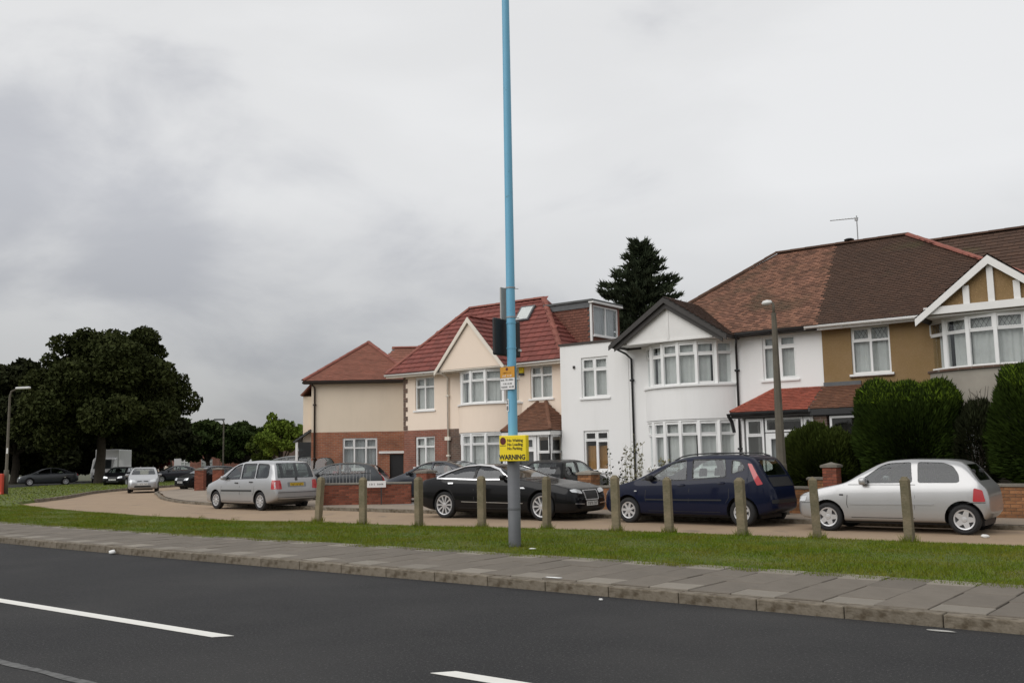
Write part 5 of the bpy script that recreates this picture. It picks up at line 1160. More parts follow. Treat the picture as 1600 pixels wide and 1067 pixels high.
# ------------------------------------------------------------------ more cars
def W(f, l, z=0): p = _f0*f+_r0*l; return (p.x, p.y, z)
def head(f, l): d = _f0*f+_r0*l; return math.atan2(d.y, d.x)
car('hatch5', W(38.6, -7.0, .09), head(.05, -1), 'paint_charcoal', 'dark grey hatchback behind the black railings of the brick wall', group=GF)
car('saloon', (-23.05, 25.8, .09), R(181), 'paint_navy', 'dark saloon standing in front of the cream house', group=GF)
car('hatch3', (-17.4, 25.3, .09), R(97), 'paint_black', 'black hatchback parked nose in before the white extension', group=GF)
o = car('mpv_silver', W(42.5, -9.9, .09), head(.1, -1), 'paint_darkgreen', 'tall black people carrier half hidden behind the silver one', group=GF); o.scale = (1.1, 1.05, 1.08)
car('saloon', W(81, -39.0, 0), head(-.5, -.85), 'paint_charcoal', 'dark grey saloon passing below the big tree', group=GR, name='moving_car')
car('hatch5', W(74, -30.1, 0), head(-1, .1), 'paint_black', 'black hatchback with bright headlight just left of the oncoming silver car', group=GR, name='moving_car')
car('saloon', W(84, -29.3, 0), head(-.5, -.8), 'paint_navy', 'dark saloon on the road behind the oncoming silver car', group=GR)
car('hatch5', W(59, -18.6, 0), head(-.75, -.6), 'paint_black', 'black hatchback behind the far brick gate piers', group=GR)
# ---- box van by the big tree
v = empty('box_van', W(86, -36.0, 0), head(-1, .12), 'white box van half hidden behind the tree trunk', 'van')
mb = MB(); mb.box((-3.4, -1.0, .75), (.7, 1.0, 2.95)); me = bevel_mesh(mb.mesh('cargo_box'), .05, 2); mesh_obj('cargo_box', me, 'paint_white', v)
mb = MB(); mb.prism([(.72, .45), (2.2, .45), (2.3, 1.0), (2.1, 1.25), (1.6, 2.1), (1.2, 2.25), (.72, 2.25)], -.92, .92, 'y'); me = bevel_mesh(mb.mesh('cab'), .06, 2); mesh_obj('cab', me, 'paint_white', v)
mb = MB(); mb.add([(2.12, -.75, 1.27), (2.12, .75, 1.27), (1.64, .66, 2.07), (1.64, -.66, 2.07)], [(0, 1, 2, 3)]); mb.v = [(x+.012, y, z+.012) for x, y, z in mb.v]; mb.build('windscreen', 'car_glass_dark', v)
mb = MB(); mb.box((2.2, -.7, .55), (2.32, .7, .75)); mb.build('bumper', 'car_black_trim', v)
for s in (1, -1):
    mb = MB(); mb.box((2.24, s*.6-.14, .85), (2.31, s*.6+.14, 1.0)); mb.build('headlight', 'lamp_clear', v)
ty, rm, bk = wheel_meshes(.36, .22, .22, (6, (.09, .08), 0))
for mm, nm in ((ty, 'rubber'), (rm, 'alloy'), (bk, 'alloy_dark')): mm.materials.append(MATS[nm])
for x in (-2.4, 1.5):
    for s in (-1, 1):
        o = bpy.data.objects.new('wheel', ty); link(o, v); o.location = (x, s*.82, .36); o.rotation_euler = (0, 0, 0 if s < 0 else math.pi)
        for nm, mm in (('rim', rm), ('hub', bk)): q = bpy.data.objects.new(nm, mm); link(q, o)
mb = MB(); mb.box((-3.3, -.4, .45), (1.8, .4, .74)); mb.build('chassis', 'car_black_trim', v)
# ------------------------------------------------------------------ wooden posts
PW = ['leftmost wooden verge post, leaning to the right', 'wooden post in front of the street name plate', 'wooden post at the tail of the black saloon', 'wooden post before the black saloon doors, left of the blue pole', 'wooden post just right of the blue pole, before the saloon front wheel',
      'wooden post between the black saloon and the blue car', 'wooden post before the middle of the blue car', 'wooden post before the rear wheel of the blue car', 'point-topped wooden post at the bonnet of the silver hatchback', 'rightmost wooden post, before the silver hatchback doors']
PX_ = [(-18.6, 16.17, 1.10), (-16.66, 15.84, 1.10), (-14.97, 15.94, 1.10), (-13.4, 16.24, 1.11), (-11.86, 16.5, 1.09), (-10.2, 16.55, 1.11), (-9.06, 16.62, 1.07), (-7.55, 16.6, 1.06), (-6.18, 16.62, 1.07), (-4.62, 16.55, 1.07)]
tilt = [(.0, .085), (0, .0), (0, -.012), (0, .0), (0, .01), (0, -.008), (0, -.015), (.01, -.02), (.0, -.028), (0, -.022)]
for i, (x, y, h) in enumerate(PX_):
    rng = random.Random(i*7+3); mb = MB(); s = .072+rng.uniform(-.004, .006); n = 9; P = []
    for k in range(n):
        z = -.3+(h+.3-.06)*k/(n-1); j = rng.uniform(-.003, .003)
        P.append([(-s+j, -s, z), (s+j, -s+j, z), (s-j, s, z), (-s, s+j, z)])
    a = rng.uniform(.35, .6) if i != 8 else .12; P.append([(-s*a, -s*a, h), (s*a, -s*a, h-(.012 if i % 2 else .0)), (s*a, s*a, h), (-s*a, s*a, h-.006)])
    mb.add([p for r_ in P for p in r_], [(4*k+q, 4*k+(q+1) % 4, 4*k+4+(q+1) % 4, 4*k+4+q) for k in range(n) for q in range(4)]+[(4*n, 4*n+1, 4*n+2, 4*n+3)])
    me = bevel_mesh(mb.mesh('post'), .008, 2, 40); o = mesh_obj('wooden_post', me, 'wood_post'); o.location = (x, y, .1); o.rotation_euler = (tilt[i][0], tilt[i][1], rng.uniform(-.25, .25)+.15)
    tag(o, PW[i], 'post', 'wooden posts along the verge')
# ------------------------------------------------------------------ blue pole and its signs
PB = Vector((-9.93, 12.89, .1))
po = empty('lamp_column', PB, 0, 'tall sky-blue lamp column with a grey lower section beside the pavement', 'lamp post')
mb = MB(); mb.tube([(0, 0, -.2), (0, 0, .0), (0, 0, 1.62)], .104, 20); mb.lathe([(.62, .106), (.63, .108), (.65, .108), (.66, .106)], 20, 'z'); mb.build('base_section', 'pole_grey', po, True)
mb = MB(); mb.lathe([(1.62, .104), (1.66, .102), (1.72, .08), (2.5, .079), (5, .074), (8, .068), (11.4, .062)], 20, 'z'); mb.build('shaft', 'pole_blue', po, True)
mb = MB(); mb.tube([(0, 0, 11.4), (0, -.2, 11.65), (0, -.9, 11.8)], .04, 10); mb.build('bracket', 'pole_blue', po, True)
mb = MB(); mb.box((-.12, -1.5, 11.74), (.12, -.85, 11.88)); me = bevel_mesh(mb.mesh('lantern'), .05, 3); mesh_obj('lantern', me, 'lantern', po)
def letters(parent, txt, size, x, z, y, m='print_black', bold=.0, align='CENTER', sx=1.0):
    me = text_mesh(txt, size, bold, align); o = mesh_obj('lettering', me, m, parent); o.location = (x, y, z); o.rotation_euler = (R(90), 0, 0); o.scale = (sx, 1, 1); return o
def smear(parent, x0, x1, z, h, y, words, m='print_black', seed=0):
    """unreadable lettering: short uneven strokes in word groups."""
    rng = random.Random(seed); mb = MB(); x = x0; tot = sum(words)+len(words)-1; st = (x1-x0)/tot
    for wl in words:
        for k in range(wl):
            mb.box((x+st*.1, y-.002, z-h/2), (x+st*.32, y, z+h/2*rng.uniform(.5, 1)))
            if rng.random() < .6: mb.box((x+st*.5, y-.002, z-h/2), (x+st*.72, y, z+h/2*rng.uniform(.1, .9)))
            if rng.random() < .6: zz = z+rng.choice((-h*.45, 0, h*.35)); mb.box((x+st*.32, y-.0019, zz-h*.08), (x+st*.55, y, zz+h*.08))
            x += st
        x += st
    return mb.build('lettering', m, parent)
sy = empty('warning_sign', PB+Vector((.12, -.10, 1.43)), 0, 'yellow WARNING sign on the lamp column: no waiting, loading or parking', 'sign')
mb = MB(); mb.box((-.27, -.09, 0), (.29, .0, .425)); me = bevel_mesh(mb.mesh('board'), .012, 2); mesh_obj('board', me, 'sign_yellow', sy)
letters(sy, 'WARNING', .112, .005, .062, -.0925, bold=.004, sx=1.0)
for i, t in enumerate(('No Waiting', 'No Loading', 'No Parking')): letters(sy, t, .068, -.095, .34-.066*i, -.0925, align='LEFT', bold=.001)
mb = MB(); mb.lathe([(-.0935, .062), (-.0935, .0)], 24); mb.lathe([(-.0915, .062), (-.0935, .062)], 24); me = mb.mesh('disc'); o = mesh_obj('disc', me, 'print_red', sy); o.location = (-.185, 0, .335)
mb = MB(); mb.box((-.25, -.0925, .252), (-.125, -.0905, .262)); mb.build('rule', 'print_black', sy)
mb = MB(); mb.tube([(-.23, .10, .1), (-.12, .215, .1), (.0, .10, .1)], .008, 6); mb.tube([(-.23, .10, .32), (-.12, .215, .32), (.0, .10, .32)], .008, 6); mb.tube([(-.23, .0, .1), (-.23, .1, .1)], .008, 6); mb.tube([(.0, 0, .1), (.0, .1, .1)], .008, 6); mb.tube([(-.23, .0, .32), (-.23, .1, .32)], .008, 6); mb.tube([(.0, 0, .32), (.0, .1, .32)], .008, 6); mb.build('clip', 'galvanised', sy)
so = empty('parking_sign', PB+Vector((-.02, -.085, 2.63)), 0, 'small plate on the column, orange above and white lettered below', 'sign')
mb = MB(); mb.box((-.16, -.016, -.004), (.165, .0, .39)); mb.build('backing', 'lead', so)
mb = MB(); mb.box((-.15, -.02, .20), (.155, -.0165, .385)); mb.build('orange_panel', 'sign_orange', so); mb = MB(); mb.box((-.15, -.02, .0), (.155, -.0165, .197)); mb.build('white_panel', 'sign_white', so)
mb = MB(); mb.lathe([(-.022, .026), (-.022, 0)], 16); me = mb.mesh('dot'); o = mesh_obj('dot', me, 'print_red', so); o.location = (-.005, 0, .345)
smear(so, -.09, .09, .285, .022, -.021, (5, 3), 'print_red', 2); smear(so, -.10, .11, .235, .032, -.021, (3, 4), 'sign_white', 3)
smear(so, -.135, .14, .165, .032, -.021, (3, 7), seed=4); smear(so, -.09, .10, .10, .026, -.021, (4, 5), seed=5); smear(so, -.135, .14, .045, .032, -.021, (6, 4), seed=6)
sn = empty('column_number', PB+Vector((-.045, -.073, 2.26)), R(-22), 'small white number plate with a 2 and an 8 stuck on the blue column', 'sign')
mb = MB(); mb.box((-.035, -.004, 0), (.035, .004, .21)); me = bevel_mesh(mb.mesh('plate'), .003, 1); mesh_obj('plate', me, 'sign_white', sn); letters(sn, '2', .10, 0, .155, -.0055, bold=.002); letters(sn, '8', .10, 0, .055, -.0055, bold=.002)
sb_ = empty('sign_back', PB+Vector((-.14, 0, 3.84)), 0, 'pale grey back of a traffic sign strapped high on the column', 'sign')
mb = MB(); mb.box((-.02, -.10, 0), (.01, .25, .56)); me = bevel_mesh(mb.mesh('plate'), .006, 1); mesh_obj('plate', me, 'sign_back', sb_)
for z in (.03, .54):
    mb = MB(); mb.lathe([(z-.012, .081), (z-.012, .084), (z+.012, .084), (z+.012, .081)], 20, 'z'); mb.v = [(x+.14, y, zz) for x, y, zz in mb.v]; mb.tube([(.14, .08, z), (.12, .25, z+.02)], .006, 5); mb.build('strap', 'galvanised', sb_)
sk = empty('signal_backboard', PB+Vector((-.15, 0, 3.22)), 0, 'matt black backing board behind the column over the orange sign', 'sign')
mb = MB(); mb.box((-.05, -.28, 0), (.015, .45, .64)); me = bevel_mesh(mb.mesh('board'), .03, 3); mesh_obj('board', me, 'sign_black', sk); mb = MB(); mb.box((.0, .36, .10), (.05, .42, .14)); mb.build('fixing', 'lantern', sk)
for z in (.12, .55):
    mb = MB(); mb.lathe([(z-.012, .081), (z-.012, .085), (z+.012, .085), (z+.012, .081)], 20, 'z'); mb.v = [(x+.15, y, zz) for x, y, zz in mb.v]; mb.build('strap', 'pole_blue', sk)
# ------------------------------------------------------------------ street lamps
lr = empty('lamp_column', (-9.36, 23.0, .09), 0, 'tapering concrete street lamp with white lantern before the white house', 'lamp post')
mb = MB(); mb.tube([(.0, 0, -.1), (0, 0, 1.2), (0, 0, 1.25), (.0, 0, 5.0)], [.15, .14, .125, .066], 8); mb.build('column', 'lamp_concrete', lr)
mb = MB(); mb.tube([(0, 0, 4.95), (0, 0, 5.2), (-.02, 0, 5.26), (-.10, -.0, 5.28)], [.04, .035, .03, .03], 8); mb.build('bracket', 'lamp_concrete', lr, True)
mb = MB(); mb.lathe([(-.02, .02), (.0, .08), (.03, .10), (.09, .07), (.11, .01)], 14, 'z'); mb.v = [(x*1.5-.16, y, z+5.24) for x, y, z in mb.v]; mb.build('lantern', 'lantern', lr, True)
ll = empty('lamp_column', (-54.25, 25.0, .1), 0, 'grey street lamp at the left edge under the dark trees', 'lamp post')
mb = MB(); mb.tube([(0, 0, -.1), (0, 0, 1.3), (0, 0, 1.35), (0, 0, 5.3), (.06, .04, 5.6), (.3, .23, 5.75)], [.13, .13, .08, .06, .05, .04], 10); mb.build('column', 'lamp_concrete', ll, True)
mb = MB(); mb.box((0, -.11, -.06), (.78, .11, .07)); me = bevel_mesh(mb.mesh('lantern'), .05, 3); o = mesh_obj('lantern', me, 'lantern', ll); o.location = (.25, .2, 5.77); o.rotation_euler = (0, -.03, YAW)
mb = MB(); mb.box((.06, -.08, 2.2), (.2, -.05, 2.5)); mb.build('number_plate', 'sign_white', ll)
lf = empty('lamp_column', (*W(103, -31.0)[:2], 0), 0, 'slim dark street lamp in the distance before the far trees', 'lamp post')
mb = MB(); mb.tube([(0, 0, 0), (0, 0, 6.0), (-.1, -.08, 6.15)], [.1, .07, .05], 8); mb.build('column', 'lamp_concrete', lf); mb = MB(); mb.box((-.9, -.14, -.06), (.2, .14, .1)); o = mb.build('lantern', 'lead', lf); o.location = (-.1, -.08, 6.2); o.rotation_euler = (0, 0, YAW)
rb = empty('road_barrier', W(52.6, -28.3, .1), YAW, 'orange-red plastic barrier beside the left street lamp', 'barrier')
mb = MB(); mb.prism([(-.2, 0), (.2, 0), (.12, .12), (.1, 1.12), (-.1, 1.12), (-.12, .12)], -.55, .55, 'x'); me = bevel_mesh(mb.mesh('body'), .03, 2); mesh_obj('body', me, 'red_plastic', rb)
mb = MB(); mb.box((-.35, -.125, .45), (.35, -.1, .85)); mb.build('panel', 'sign_white', rb)
# ------------------------------------------------------------------ garden walls, piers, railings
wl = Vector(W(36.0, 0)); 
sw = brick_wall('brick_wall', W(33.3, -6.7, .0), YAW, 3.1, 9, 'low red brick wall with railings behind the street name plate', t=.22)
rl = empty('railing', W(33.42, -6.65, .84), YAW, 'short black iron railing along the top of the low brick wall', 'railing')
mb = MB(); mb.box((0, -.012, .30), (1.7, .012, .32)); mb.build('top_rail', 'black_plastic', rl)
q = MB(); q.tube([(0, 0, -.08), (0, 0, .40), (0, 0, .44)], [.010, .010, .002], 6); bme = q.mesh('bar'); bme.materials.append(MATS['galvanised'])
for i in range(15):
    o = bpy.data.objects.new('railing_bar', bme); link(o, rl); o.location = (.04+i*.117, 0, .0)
ns = empty('street_name_plate', W(33.05, -5.26, .09), YAW, 'white street name plate on posts in front of the low brick wall', 'sign')
mb = MB(); mb.box((0, -.02, .58), (.88, .0, .80)); mb.build('plate', 'sign_white', ns); smear(ns, .10, .80, .695, .065, -.022, (3, 4, 4), seed=9)
for x in (.14, .72):
    mb = MB(); mb.box((x-.02, .002, -.1), (x+.02, .04, .78)); mb.build('leg', 'dark_timber', ns)
brick_pier('gate_pier', (-21.85, 23.62), .46, 14, 'red brick gate pier behind the tail of the black saloon'); brick_pier('gate_pier', (-15.45, 23.62), .46, 13, 'buff brick gate pier with pale cap above the black saloon bonnet', 'brick_yellow', 'slab_pale')
brick_pier('gate_pier', (-8.33, 23.6), .34, 15, 'narrow brick pier in the low hedge behind the hatchback bonnet')
brick_wall('brick_wall', (-15.2, 23.5), 0, 6.2, 8, 'low brick wall behind the blue car', 'brick_yellow'); brick_wall('brick_wall', (-8.9-.0, 23.5), 0, .35, 11, 'stub of brick wall beside the narrow pier', 'brick_yellow')
brick_wall('brick_wall', (-7.2, 23.5), 0, 5.4, 9, 'orange brick wall behind the silver hatchback', 'brick_yellow', t=.22)
for k, (f, l) in enumerate(((54.3, -17.6), (54.0, -16.5))): brick_pier('gate_pier', W(f, l)[:2], .5, 15, ('far brick gate pier left of the silver people carrier', 'far brick gate pier nearest the bonnet of the silver people carrier')[k], rz=YAW)
# refuse and litter
def lump(name, loc, s, m, label, cat, seed, sub=3):
    bm = bmesh.new(); bmesh.ops.create_icosphere(bm, subdivisions=sub, radius=1); rng = random.Random(seed); ph = [rng.uniform(0, 6) for _ in range(6)]
    for v in bm.verts:
        c = v.co; k = 1+.16*math.sin(3*c.x+ph[0])*math.sin(4*c.y+ph[1])+.10*math.sin(7*c.z+ph[2]+3*c.x)+.06*math.sin(11*c.y+ph[3])*math.sin(9*c.x+ph[4]); v.co = Vector((c.x*s[0]*k, c.y*s[1]*k, max(-.6, c.z)*s[2]*k))
    me = bpy.data.meshes.new(name); bm.to_mesh(me); bm.free(); o = mesh_obj(name, me, m, None, True); o.location = loc; return tag(o, label, cat)
lump('refuse_bag', (-14.15, 23.2, .3), (.32, .26, .34), 'litter', 'white refuse bag heaped between the saloon and the blue car', 'bag', 3); lump('refuse_bag', (-13.75, 23.15, .24), (.26, .24, .26), 'paint_grey', 'grey refuse bag beside the white one', 'bag', 5)
lump('paper_cup', (-16.36, 9.45, .035), (.085, .05, .045), 'litter', 'crushed white cup in the gutter at left', 'litter', 8, 2); lump('paper_scrap', (-6.9, 9.72, .135), (.13, .03, .008), 'litter', 'flat white paper scrap on the kerb edge', 'litter', 9, 2)
lump('paper_scrap', (-5.9, 9.2, .012), (.025, .02, .014), 'litter', 'tiny white scrap on the asphalt near the kerb', 'litter', 10, 2); lump('paper_scrap', (-2.35, 9.16, .01), (.12, .02, .008), 'sign_back', 'thin grey strip of litter lying in the gutter at right', 'litter', 11, 2)
lump('paper_scrap', (-9.35, 12.6, .135), (.06, .05, .012), 'litter', 'pale scrap beside the foot of the column', 'litter', 12, 2); lump('paper_scrap', (-4.05, 19.2, .03), (.07, .05, .04), 'litter', 'white scrap behind the rear wheel of the silver hatchback', 'litter', 13, 2)
# ------------------------------------------------------------------ vegetation
def leaves(name, parent, m, pts, size, seed=0, aspect=1.6, out=None, spread=1.0):
    """one quad for every point, turned at random but loosely facing along `out`."""
    rng = np.random.default_rng(seed); n = len(pts); d = rng.normal(0, 1, (n, 3))
    if out is not None: d = d*spread+out
    d /= np.linalg.norm(d, axis=1)[:, None]+1e-9; r_ = rng.normal(0, 1, (n, 3)); u = np.cross(d, r_); u /= np.linalg.norm(u, axis=1)[:, None]+1e-9; v = np.cross(d, u)
    s = size*rng.uniform(.55, 1.35, n)[:, None]; u = u*s*aspect/2; v = v*s/2
    V = np.stack([pts-u, pts-v*.9+u*.1, pts+u, pts+v*.9+u*.1], 1).reshape(-1, 3); Q = np.arange(4*n).reshape(-1, 4)
    return mesh_obj(name, fast_mesh(name, V, Q), m, parent)
def blob_pts(blobs, n, seed, shell=.45):
    rng = np.random.default_rng(seed); vol = np.array([b[3]*b[4]*b[5] for b in blobs])**(2/3); cnt = (n*vol/vol.sum()).astype(int); P = []; O = []
    for (x, y, z, a, b, c), k in zip(blobs, cnt):
        d = rng.normal(0, 1, (k, 3)); d /= np.linalg.norm(d, axis=1)[:, None]; r_ = 1-shell*rng.random(k)**1.6; r_ *= 1+.12*np.sin(5*d[:, 0]+x)*np.sin(6*d[:, 2]+y)
        P.append(np.array([x, y, z])+d*r_[:, None]*np.array([a, b, c])); O.append(d)
    return np.concatenate(P), np.concatenate(O)
def broad_tree(name, loc, label, trunk_h, trunk_r, crown, n, size, m, seed, nblob=60, group=None, low=.35):
    """crown = (cx, cy, cz, rx, ry, rz): many leaf clumps over an ellipsoid, limbs reaching into them."""
    rng = random.Random(seed); root = empty(name, loc, YAW, label, 'tree', group); cx, cy, cz, rx, ry, rz = crown; blobs = []; ends = []
    for i in range(nblob):
        while True:
            d = Vector((rng.gauss(0, 1), rng.gauss(0, 1), rng.gauss(0, 1))).normalized()
            if d.z > -.75: break
        k = rng.uniform(.42, 1.0)*(1+.10*math.sin(4*d.x+seed)+.08*math.sin(5*d.z+seed*2)); s = rng.uniform(.10, .26)
        blobs.append((cx+d.x*rx*k*.88, cy+d.y*ry*k*.86, cz+d.z*rz*k*.86, rx*s, ry*s, rz*s*.85)); ends.append(Vector(blobs[-1][:3]))
    P, O = blob_pts(blobs, n, seed); leaves('crown', root, m, P, size, seed, out=O*.5)
    mb = MB(); f = Vector((0, 0, trunk_h)); mb.tube([(0, 0, -.3), (.0, 0, .3), (trunk_r*.3, 0, trunk_h*.6), f], [trunk_r*1.5, trunk_r, trunk_r*.85, trunk_r*.7], 10)
    for e in rng.sample(ends, min(14, len(ends))):
        mid = f.lerp(e, .5)+Vector((rng.uniform(-.3, .3), rng.uniform(-.3, .3), rng.uniform(0, .5))); mb.tube([f-Vector((0, 0, .3)), mid, e], [trunk_r*.45, trunk_r*.25, trunk_r*.06], 6)
    mb.build('trunk', 'bark', root, True); return root
GT = 'trees beyond the junction'
broad_tree('tree', W(80, -34.3, .0), 'big dark broad-crowned tree standing over the road at left', 4.6, .42, (.3, 0, 7.4, 6.7, 6.0, 6.1), 150000, .22, 'leaf_dark', 11, 190, GT)
broad_tree('tree', W(92, -47.5, 0), 'dark tree at the left edge behind the street lamp', 3.0, .4, (0, 0, 6.4, 8.4, 6, 6.2), 80000, .32, 'leaf_shaded', 12, 170, GT)
broad_tree('tree', W(100, -40.5, 0), 'dark low-hanging tree behind the dark grey saloon', 1.6, .4, (0, 0, 3.9, 8.4, 5, 4.6), 70000, .34, 'leaf_shaded', 13, 150, GT)
broad_tree('tree', W(99, -52.5, 0), 'dark tree hanging to the ground behind the orange barrier', 1.6, .4, (0, 0, 4.2, 7.4, 5, 4.8), 60000, .34, 'leaf_shaded', 23, 150, GT)
broad_tree('tree', W(112, -35.5, 0), 'round dark green tree right of the big one, behind the distant lamp', 2.0, .3, (0, 0, 3.9, 3.9, 3.4, 2.9), 20000, .28, 'leaf_mid', 14, 80, GT)
broad_tree('tree', W(108, -30.2, 0), 'dark green tree between the distant lamp and the lime-green tree', 1.6, .3, (0, 0, 3.7, 3.4, 3.2, 2.7), 20000, .27, 'leaf_mid', 15, 80, GT)
broad_tree('tree', W(66, -16.0, 0), 'bright lime-green leafy tree left of the corner house', 1.2, .15, (0, 0, 3.2, 1.75, 1.6, 1.95), 12000, .15, 'leaf_lime', 16, 80, GT)
broad_tree('tree', W(70, -18.3, 0), 'small dull olive tree touching the lime-green one', .8, .12, (0, 0, 2.3, 1.2, 1.2, 1.6), 4000, .2, 'leaf_privet', 17, 26, GT)
broad_tree('tree', W(105, -38.3, 0), 'small red-leaved tree behind the oncoming silver car', .8, .12, (0, 0, 2.3, 1.1, 1.1, 1.6), 2600, .26, 'leaf_red', 18, 20, GT)
broad_tree('tree', W(125, -44.5, 0), 'distant green tree above the white van', 2.2, .3, (0, 0, 5.0, 4.5, 4, 3.4), 7000, .5, 'leaf_mid', 19, 36, GT)
# conifer behind the houses
cf = empty('conifer_tree', (-22.9, 40, 0), 0, 'dark conifer with upswept ragged branches behind the dark-edged gable', 'tree')
mb = MB(); mb.tube([(0, 0, 0), (.1, 0, 6), (0, 0, 11.9)], [.35, .2, .02], 8); mb.build('trunk', 'bark', cf, True)
rng = np.random.default_rng(5); pts = []; outs = []
br = MB()
for i in range(330):
    z = 3.2+8.6*rng.random()**.85; rr = (2.85*min(1, (12.2-z)/4.9)**.95+.06)*rng.uniform(.55, 1.22); a = rng.uniform(0, 2*np.pi); k = int(22+46*rr); t = rng.random(k)**.7
    d = np.array([np.cos(a), np.sin(a), 0]); rise = .10*rr+rng.uniform(-.05, .25)
    base = np.array([0, 0, z])+d*(t*rr)[:, None]+np.array([0, 0, 1])*(rise*(t**2)-.10*t*rr)[:, None]
    base += rng.normal(0, .09, (k, 3))*(1.3-t)[:, None]; pts.append(base); outs.append(np.tile(d+np.array([0, 0, .9]), (k, 1)))
    if i % 5 == 0: e = Vector((*(d*rr)[:2], z+rise-.10*rr)); br.tube([(0, 0, z), Vector((0, 0, z)).lerp(e, .5)+Vector((0, 0, -.02*rr)), e], [.035, .02, .006], 4)
br.build('branches', 'bark', cf)
P = np.concatenate(pts); 
def sprays(name, parent, m, P, D, size, seed):
    rng = np.random.default_rng(seed); n = len(P); D = D+rng.normal(0, .45, D.shape); D /= np.linalg.norm(D, axis=1)[:, None]; s = np.cross(D, rng.normal(0, 1, D.shape)); s /= np.linalg.norm(s, axis=1)[:, None]; L = size*rng.uniform(.6, 1.4, n)[:, None]
    V = np.stack([P-s*L*.16, P+s*L*.16, P+D*L], 1).reshape(-1, 3); return mesh_obj(name, fast_mesh(name, V, np.arange(3*n).reshape(-1, 3)), m, parent)
sprays('crown', cf, 'leaf_conifer', P, np.concatenate(outs), .30, 8)
# hedges
def hedge(name, loc, half, label, m, n, size, seed, stems=True, round_=.55, core=True, power=3.0, upright=False, fresh=False):
    """clipped bush: superellipsoid of leaves about a dark core."""
    e = empty(name, loc, 0, label, 'hedge'); rng = np.random.default_rng(seed); d = rng.normal(0, 1, (n, 3)); d /= np.linalg.norm(d, axis=1)[:, None]
    k = (np.abs(d)**power).sum(1)**(-1/power); r_ = k*(1-.16*rng.random(n)**2); lum = 1+.09*np.sin(5*d[:, 0]+seed)*np.sin(4*d[:, 2]+2*seed)+.06*np.sin(11*d[:, 0]+seed)*np.sin(9*d[:, 2])+.05*np.sin(21*d[:, 0]+3*seed)*np.sin(17*d[:, 1]+seed)+.05*(rng.random(n) > .93)*rng.random(n)
    P = d*(r_*lum)[:, None]*np.array(half); P[:, 2] += half[2]; P = np.concatenate([P, P[P[:, 2] > half[2]*1.5][:n//8]*np.array([1, 1, 1])+rng.normal(0, .05, (len(P[P[:, 2] > half[2]*1.5][:n//8]), 3))*np.array([.4, .4, 1])]); dd = np.concatenate([d, np.tile(np.array([[0, 0, 1.]]), (len(P)-len(d), 1))]); sprays('foliage', e, m, P, dd*.55+np.array([0, 0, .8]), size*2.3, seed) if upright else leaves('foliage', e, m, P, size, seed, 1.7)
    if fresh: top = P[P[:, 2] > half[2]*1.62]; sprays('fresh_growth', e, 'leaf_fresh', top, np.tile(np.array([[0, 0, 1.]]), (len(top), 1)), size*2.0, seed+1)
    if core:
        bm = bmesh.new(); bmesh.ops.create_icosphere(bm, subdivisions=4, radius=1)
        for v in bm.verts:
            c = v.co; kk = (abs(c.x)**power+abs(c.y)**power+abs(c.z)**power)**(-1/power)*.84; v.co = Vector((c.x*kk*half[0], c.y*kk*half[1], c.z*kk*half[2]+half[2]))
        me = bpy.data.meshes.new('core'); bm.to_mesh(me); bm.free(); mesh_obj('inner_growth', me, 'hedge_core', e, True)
    if stems:
        rg = random.Random(seed)
        for i in range(5):
            x, y = rg.uniform(-.5, .5)*half[0], rg.uniform(-.5, .5)*half[1]; mb = MB(); mb.tube([(x*.4, y*.4, -loc[2]), (x, y, .1), (x*1.3, y*1.2, half[2])], [.05, .04, .02], 6); mb.build('stem', 'bark', e)
    return e
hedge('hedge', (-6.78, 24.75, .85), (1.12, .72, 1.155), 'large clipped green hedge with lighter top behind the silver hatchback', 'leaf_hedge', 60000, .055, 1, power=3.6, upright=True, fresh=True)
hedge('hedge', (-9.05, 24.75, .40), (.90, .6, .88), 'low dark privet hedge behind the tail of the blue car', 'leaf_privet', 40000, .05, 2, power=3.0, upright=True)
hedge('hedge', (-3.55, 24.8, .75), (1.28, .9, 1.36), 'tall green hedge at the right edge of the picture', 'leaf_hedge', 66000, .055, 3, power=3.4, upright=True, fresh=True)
sh = hedge('shrub', (-5.25, 24.9, .75), (.62, .6, .95), 'sparse dark twiggy shrub between the two tall hedges', 'leaf_shrub', 12000, .05, 4, core=False, power=2, upright=True)
rg = random.Random(4)
for i in range(16):
    a = rg.uniform(0, 6.28); r_ = rg.uniform(.1, .55); x, y = math.cos(a)*r_, math.sin(a)*r_*.8; h = rg.uniform(1.7, 2.35); mb = MB(); mb.tube([(x*.2, y*.2, .1), (x*.6, y*.6, h*.5), (x+rg.uniform(-.15, .15), y, h)], [.022, .014, .004], 5)
    for j in range(3):
        t = rg.uniform(.55, .95); b = Vector((x*t, y*t, h*t)); mb.tube([b, b+Vector((rg.uniform(-.25, .25), rg.uniform(-.2, .2), rg.uniform(.05, .25)))], [.008, .003], 4)
    mb.build('twig', 'bark', sh)
def weeds(name, loc, n, h, label, seed):
    e = empty(name, loc, 0, label, 'plant'); rg = random.Random(seed); pts = []
    mb = MB()
    for i in range(n):
        x, y = rg.uniform(-.45, .45), rg.uniform(-.25, .25); hh = h*rg.uniform(.5, 1.1); top = Vector((x+rg.uniform(-.2, .2), y+rg.uniform(-.1, .1), hh)); mb.tube([(x, y, 0), Vector((x, y, 0)).lerp(top, .5)+Vector((.03, 0, 0)), top], [.008, .006, .003], 4)
        for j in range(26): p = Vector((x, y, 0)).lerp(top, rg.uniform(.2, 1)); pts.append(p+Vector((rg.gauss(0, .05), rg.gauss(0, .05), rg.gauss(0, .03))))
    mb.build('stems', 'leaf_dry', e); leaves('leaves', e, 'leaf_dry' if seed % 2 else 'leaf_shrub', np.array([tuple(p) for p in pts]), .06, seed)
    return e
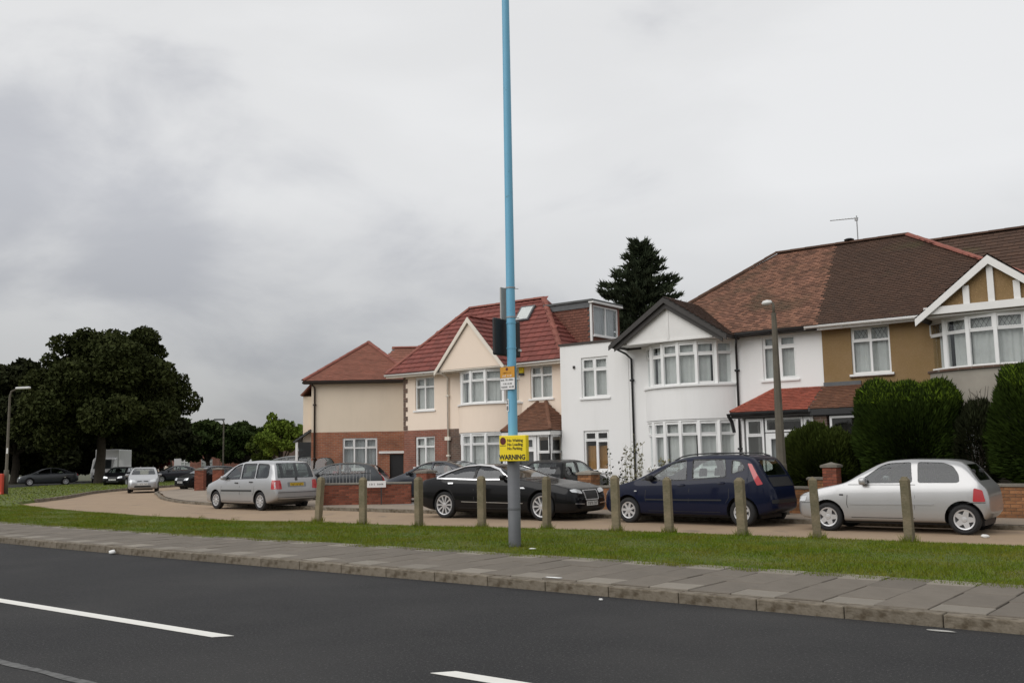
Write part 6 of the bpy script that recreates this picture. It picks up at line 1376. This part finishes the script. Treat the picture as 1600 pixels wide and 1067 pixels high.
weeds('weeds', (-15.3, 25.9, .09), 12, 2.0, 'tall straggly weeds against the white extension', 21); weeds('weeds', (-14.3, 26.0, .09), 16, 1.35, 'pale dry grasses below the curved bay', 23); weeds('weeds', (-16.0, 25.8, .09), 8, 1.6, 'leafy weeds left of the straggly ones by the orange curtain', 22)
# ------------------------------------------------------------------ far houses
def far_house(f, l, w_, h, label, wm, rm, rot=0):
    e = empty('house', W(f, l), YAW+rot, label, 'house', 'houses far down the road')
    mb = MB(); wall_cells(mb, -w_/2, w_/2, 0, h, [(-w_*.36, -w_*.12, .9, 2.2), (w_*.12, w_*.36, .9, 2.2), (-w_*.36, -w_*.12, 3.3, 4.5), (w_*.12, w_*.36, 3.3, 4.5)]); mb.box((-w_/2, .25, 0), (w_/2, 7, h)); mb.build('wall', wm, e)
    for a in (-.36, .12):
        for z in (.9, 3.3): window(e, w_*a, w_*(a+.24), z, z+(1.3 if z < 2 else 1.2), 2, .7, 0, curtain='curtain')
    mb = MB(); mb.slab([(-w_/2-.4, -.4, h), (w_/2+.4, -.4, h), (w_/2-1.6, 3.5, h+2.1), (-w_/2+1.6, 3.5, h+2.1)], .12); mb.slab([(-w_/2-.4, 7.4, h), (-w_/2+1.6, 3.5, h+2.1), (w_/2-1.6, 3.5, h+2.1), (w_/2+.4, 7.4, h)], .12)
    mb.slab([(-w_/2-.4, -.4, h), (-w_/2+1.6, 3.5, h+2.1), (-w_/2-.4, 7.4, h)], .12); mb.slab([(w_/2+.4, -.4, h), (w_/2+.4, 7.4, h), (w_/2-1.6, 3.5, h+2.1)], .12); r_ = mb.build('roof', rm, e)
    mb = MB(); mb.box((-.4, 3.2, h+1.7), (.4, 3.9, h+2.5)); mb.build('chimney', 'brick_dark', r_)
far_house(138, -53, 8, 4.6, 'pale distant house glimpsed between the tree trunks', 'cream_render', 'tile_corner', .25); far_house(132, -43.5, 7, 4.6, 'distant house with white windows above the dark saloon', 'brick_house', 'tile_brown', -.2)
far_house(146, -34, 9, 4.6, 'distant brick house hidden by the dark green trees', 'brick_dark', 'tile_brown', .1)
sg = empty('distant_sign', W(96, -33.4), YAW, 'small blank white sign on a pole before the far trees', 'sign'); mb = MB(); mb.box((-.35, -.02, 1.0), (.35, .02, 2.1)); mb.build('panel', 'sign_white', sg); mb = MB(); mb.tube([(0, .05, 0), (0, .05, 2.1)], .04, 6); mb.build('post', 'galvanised', sg)
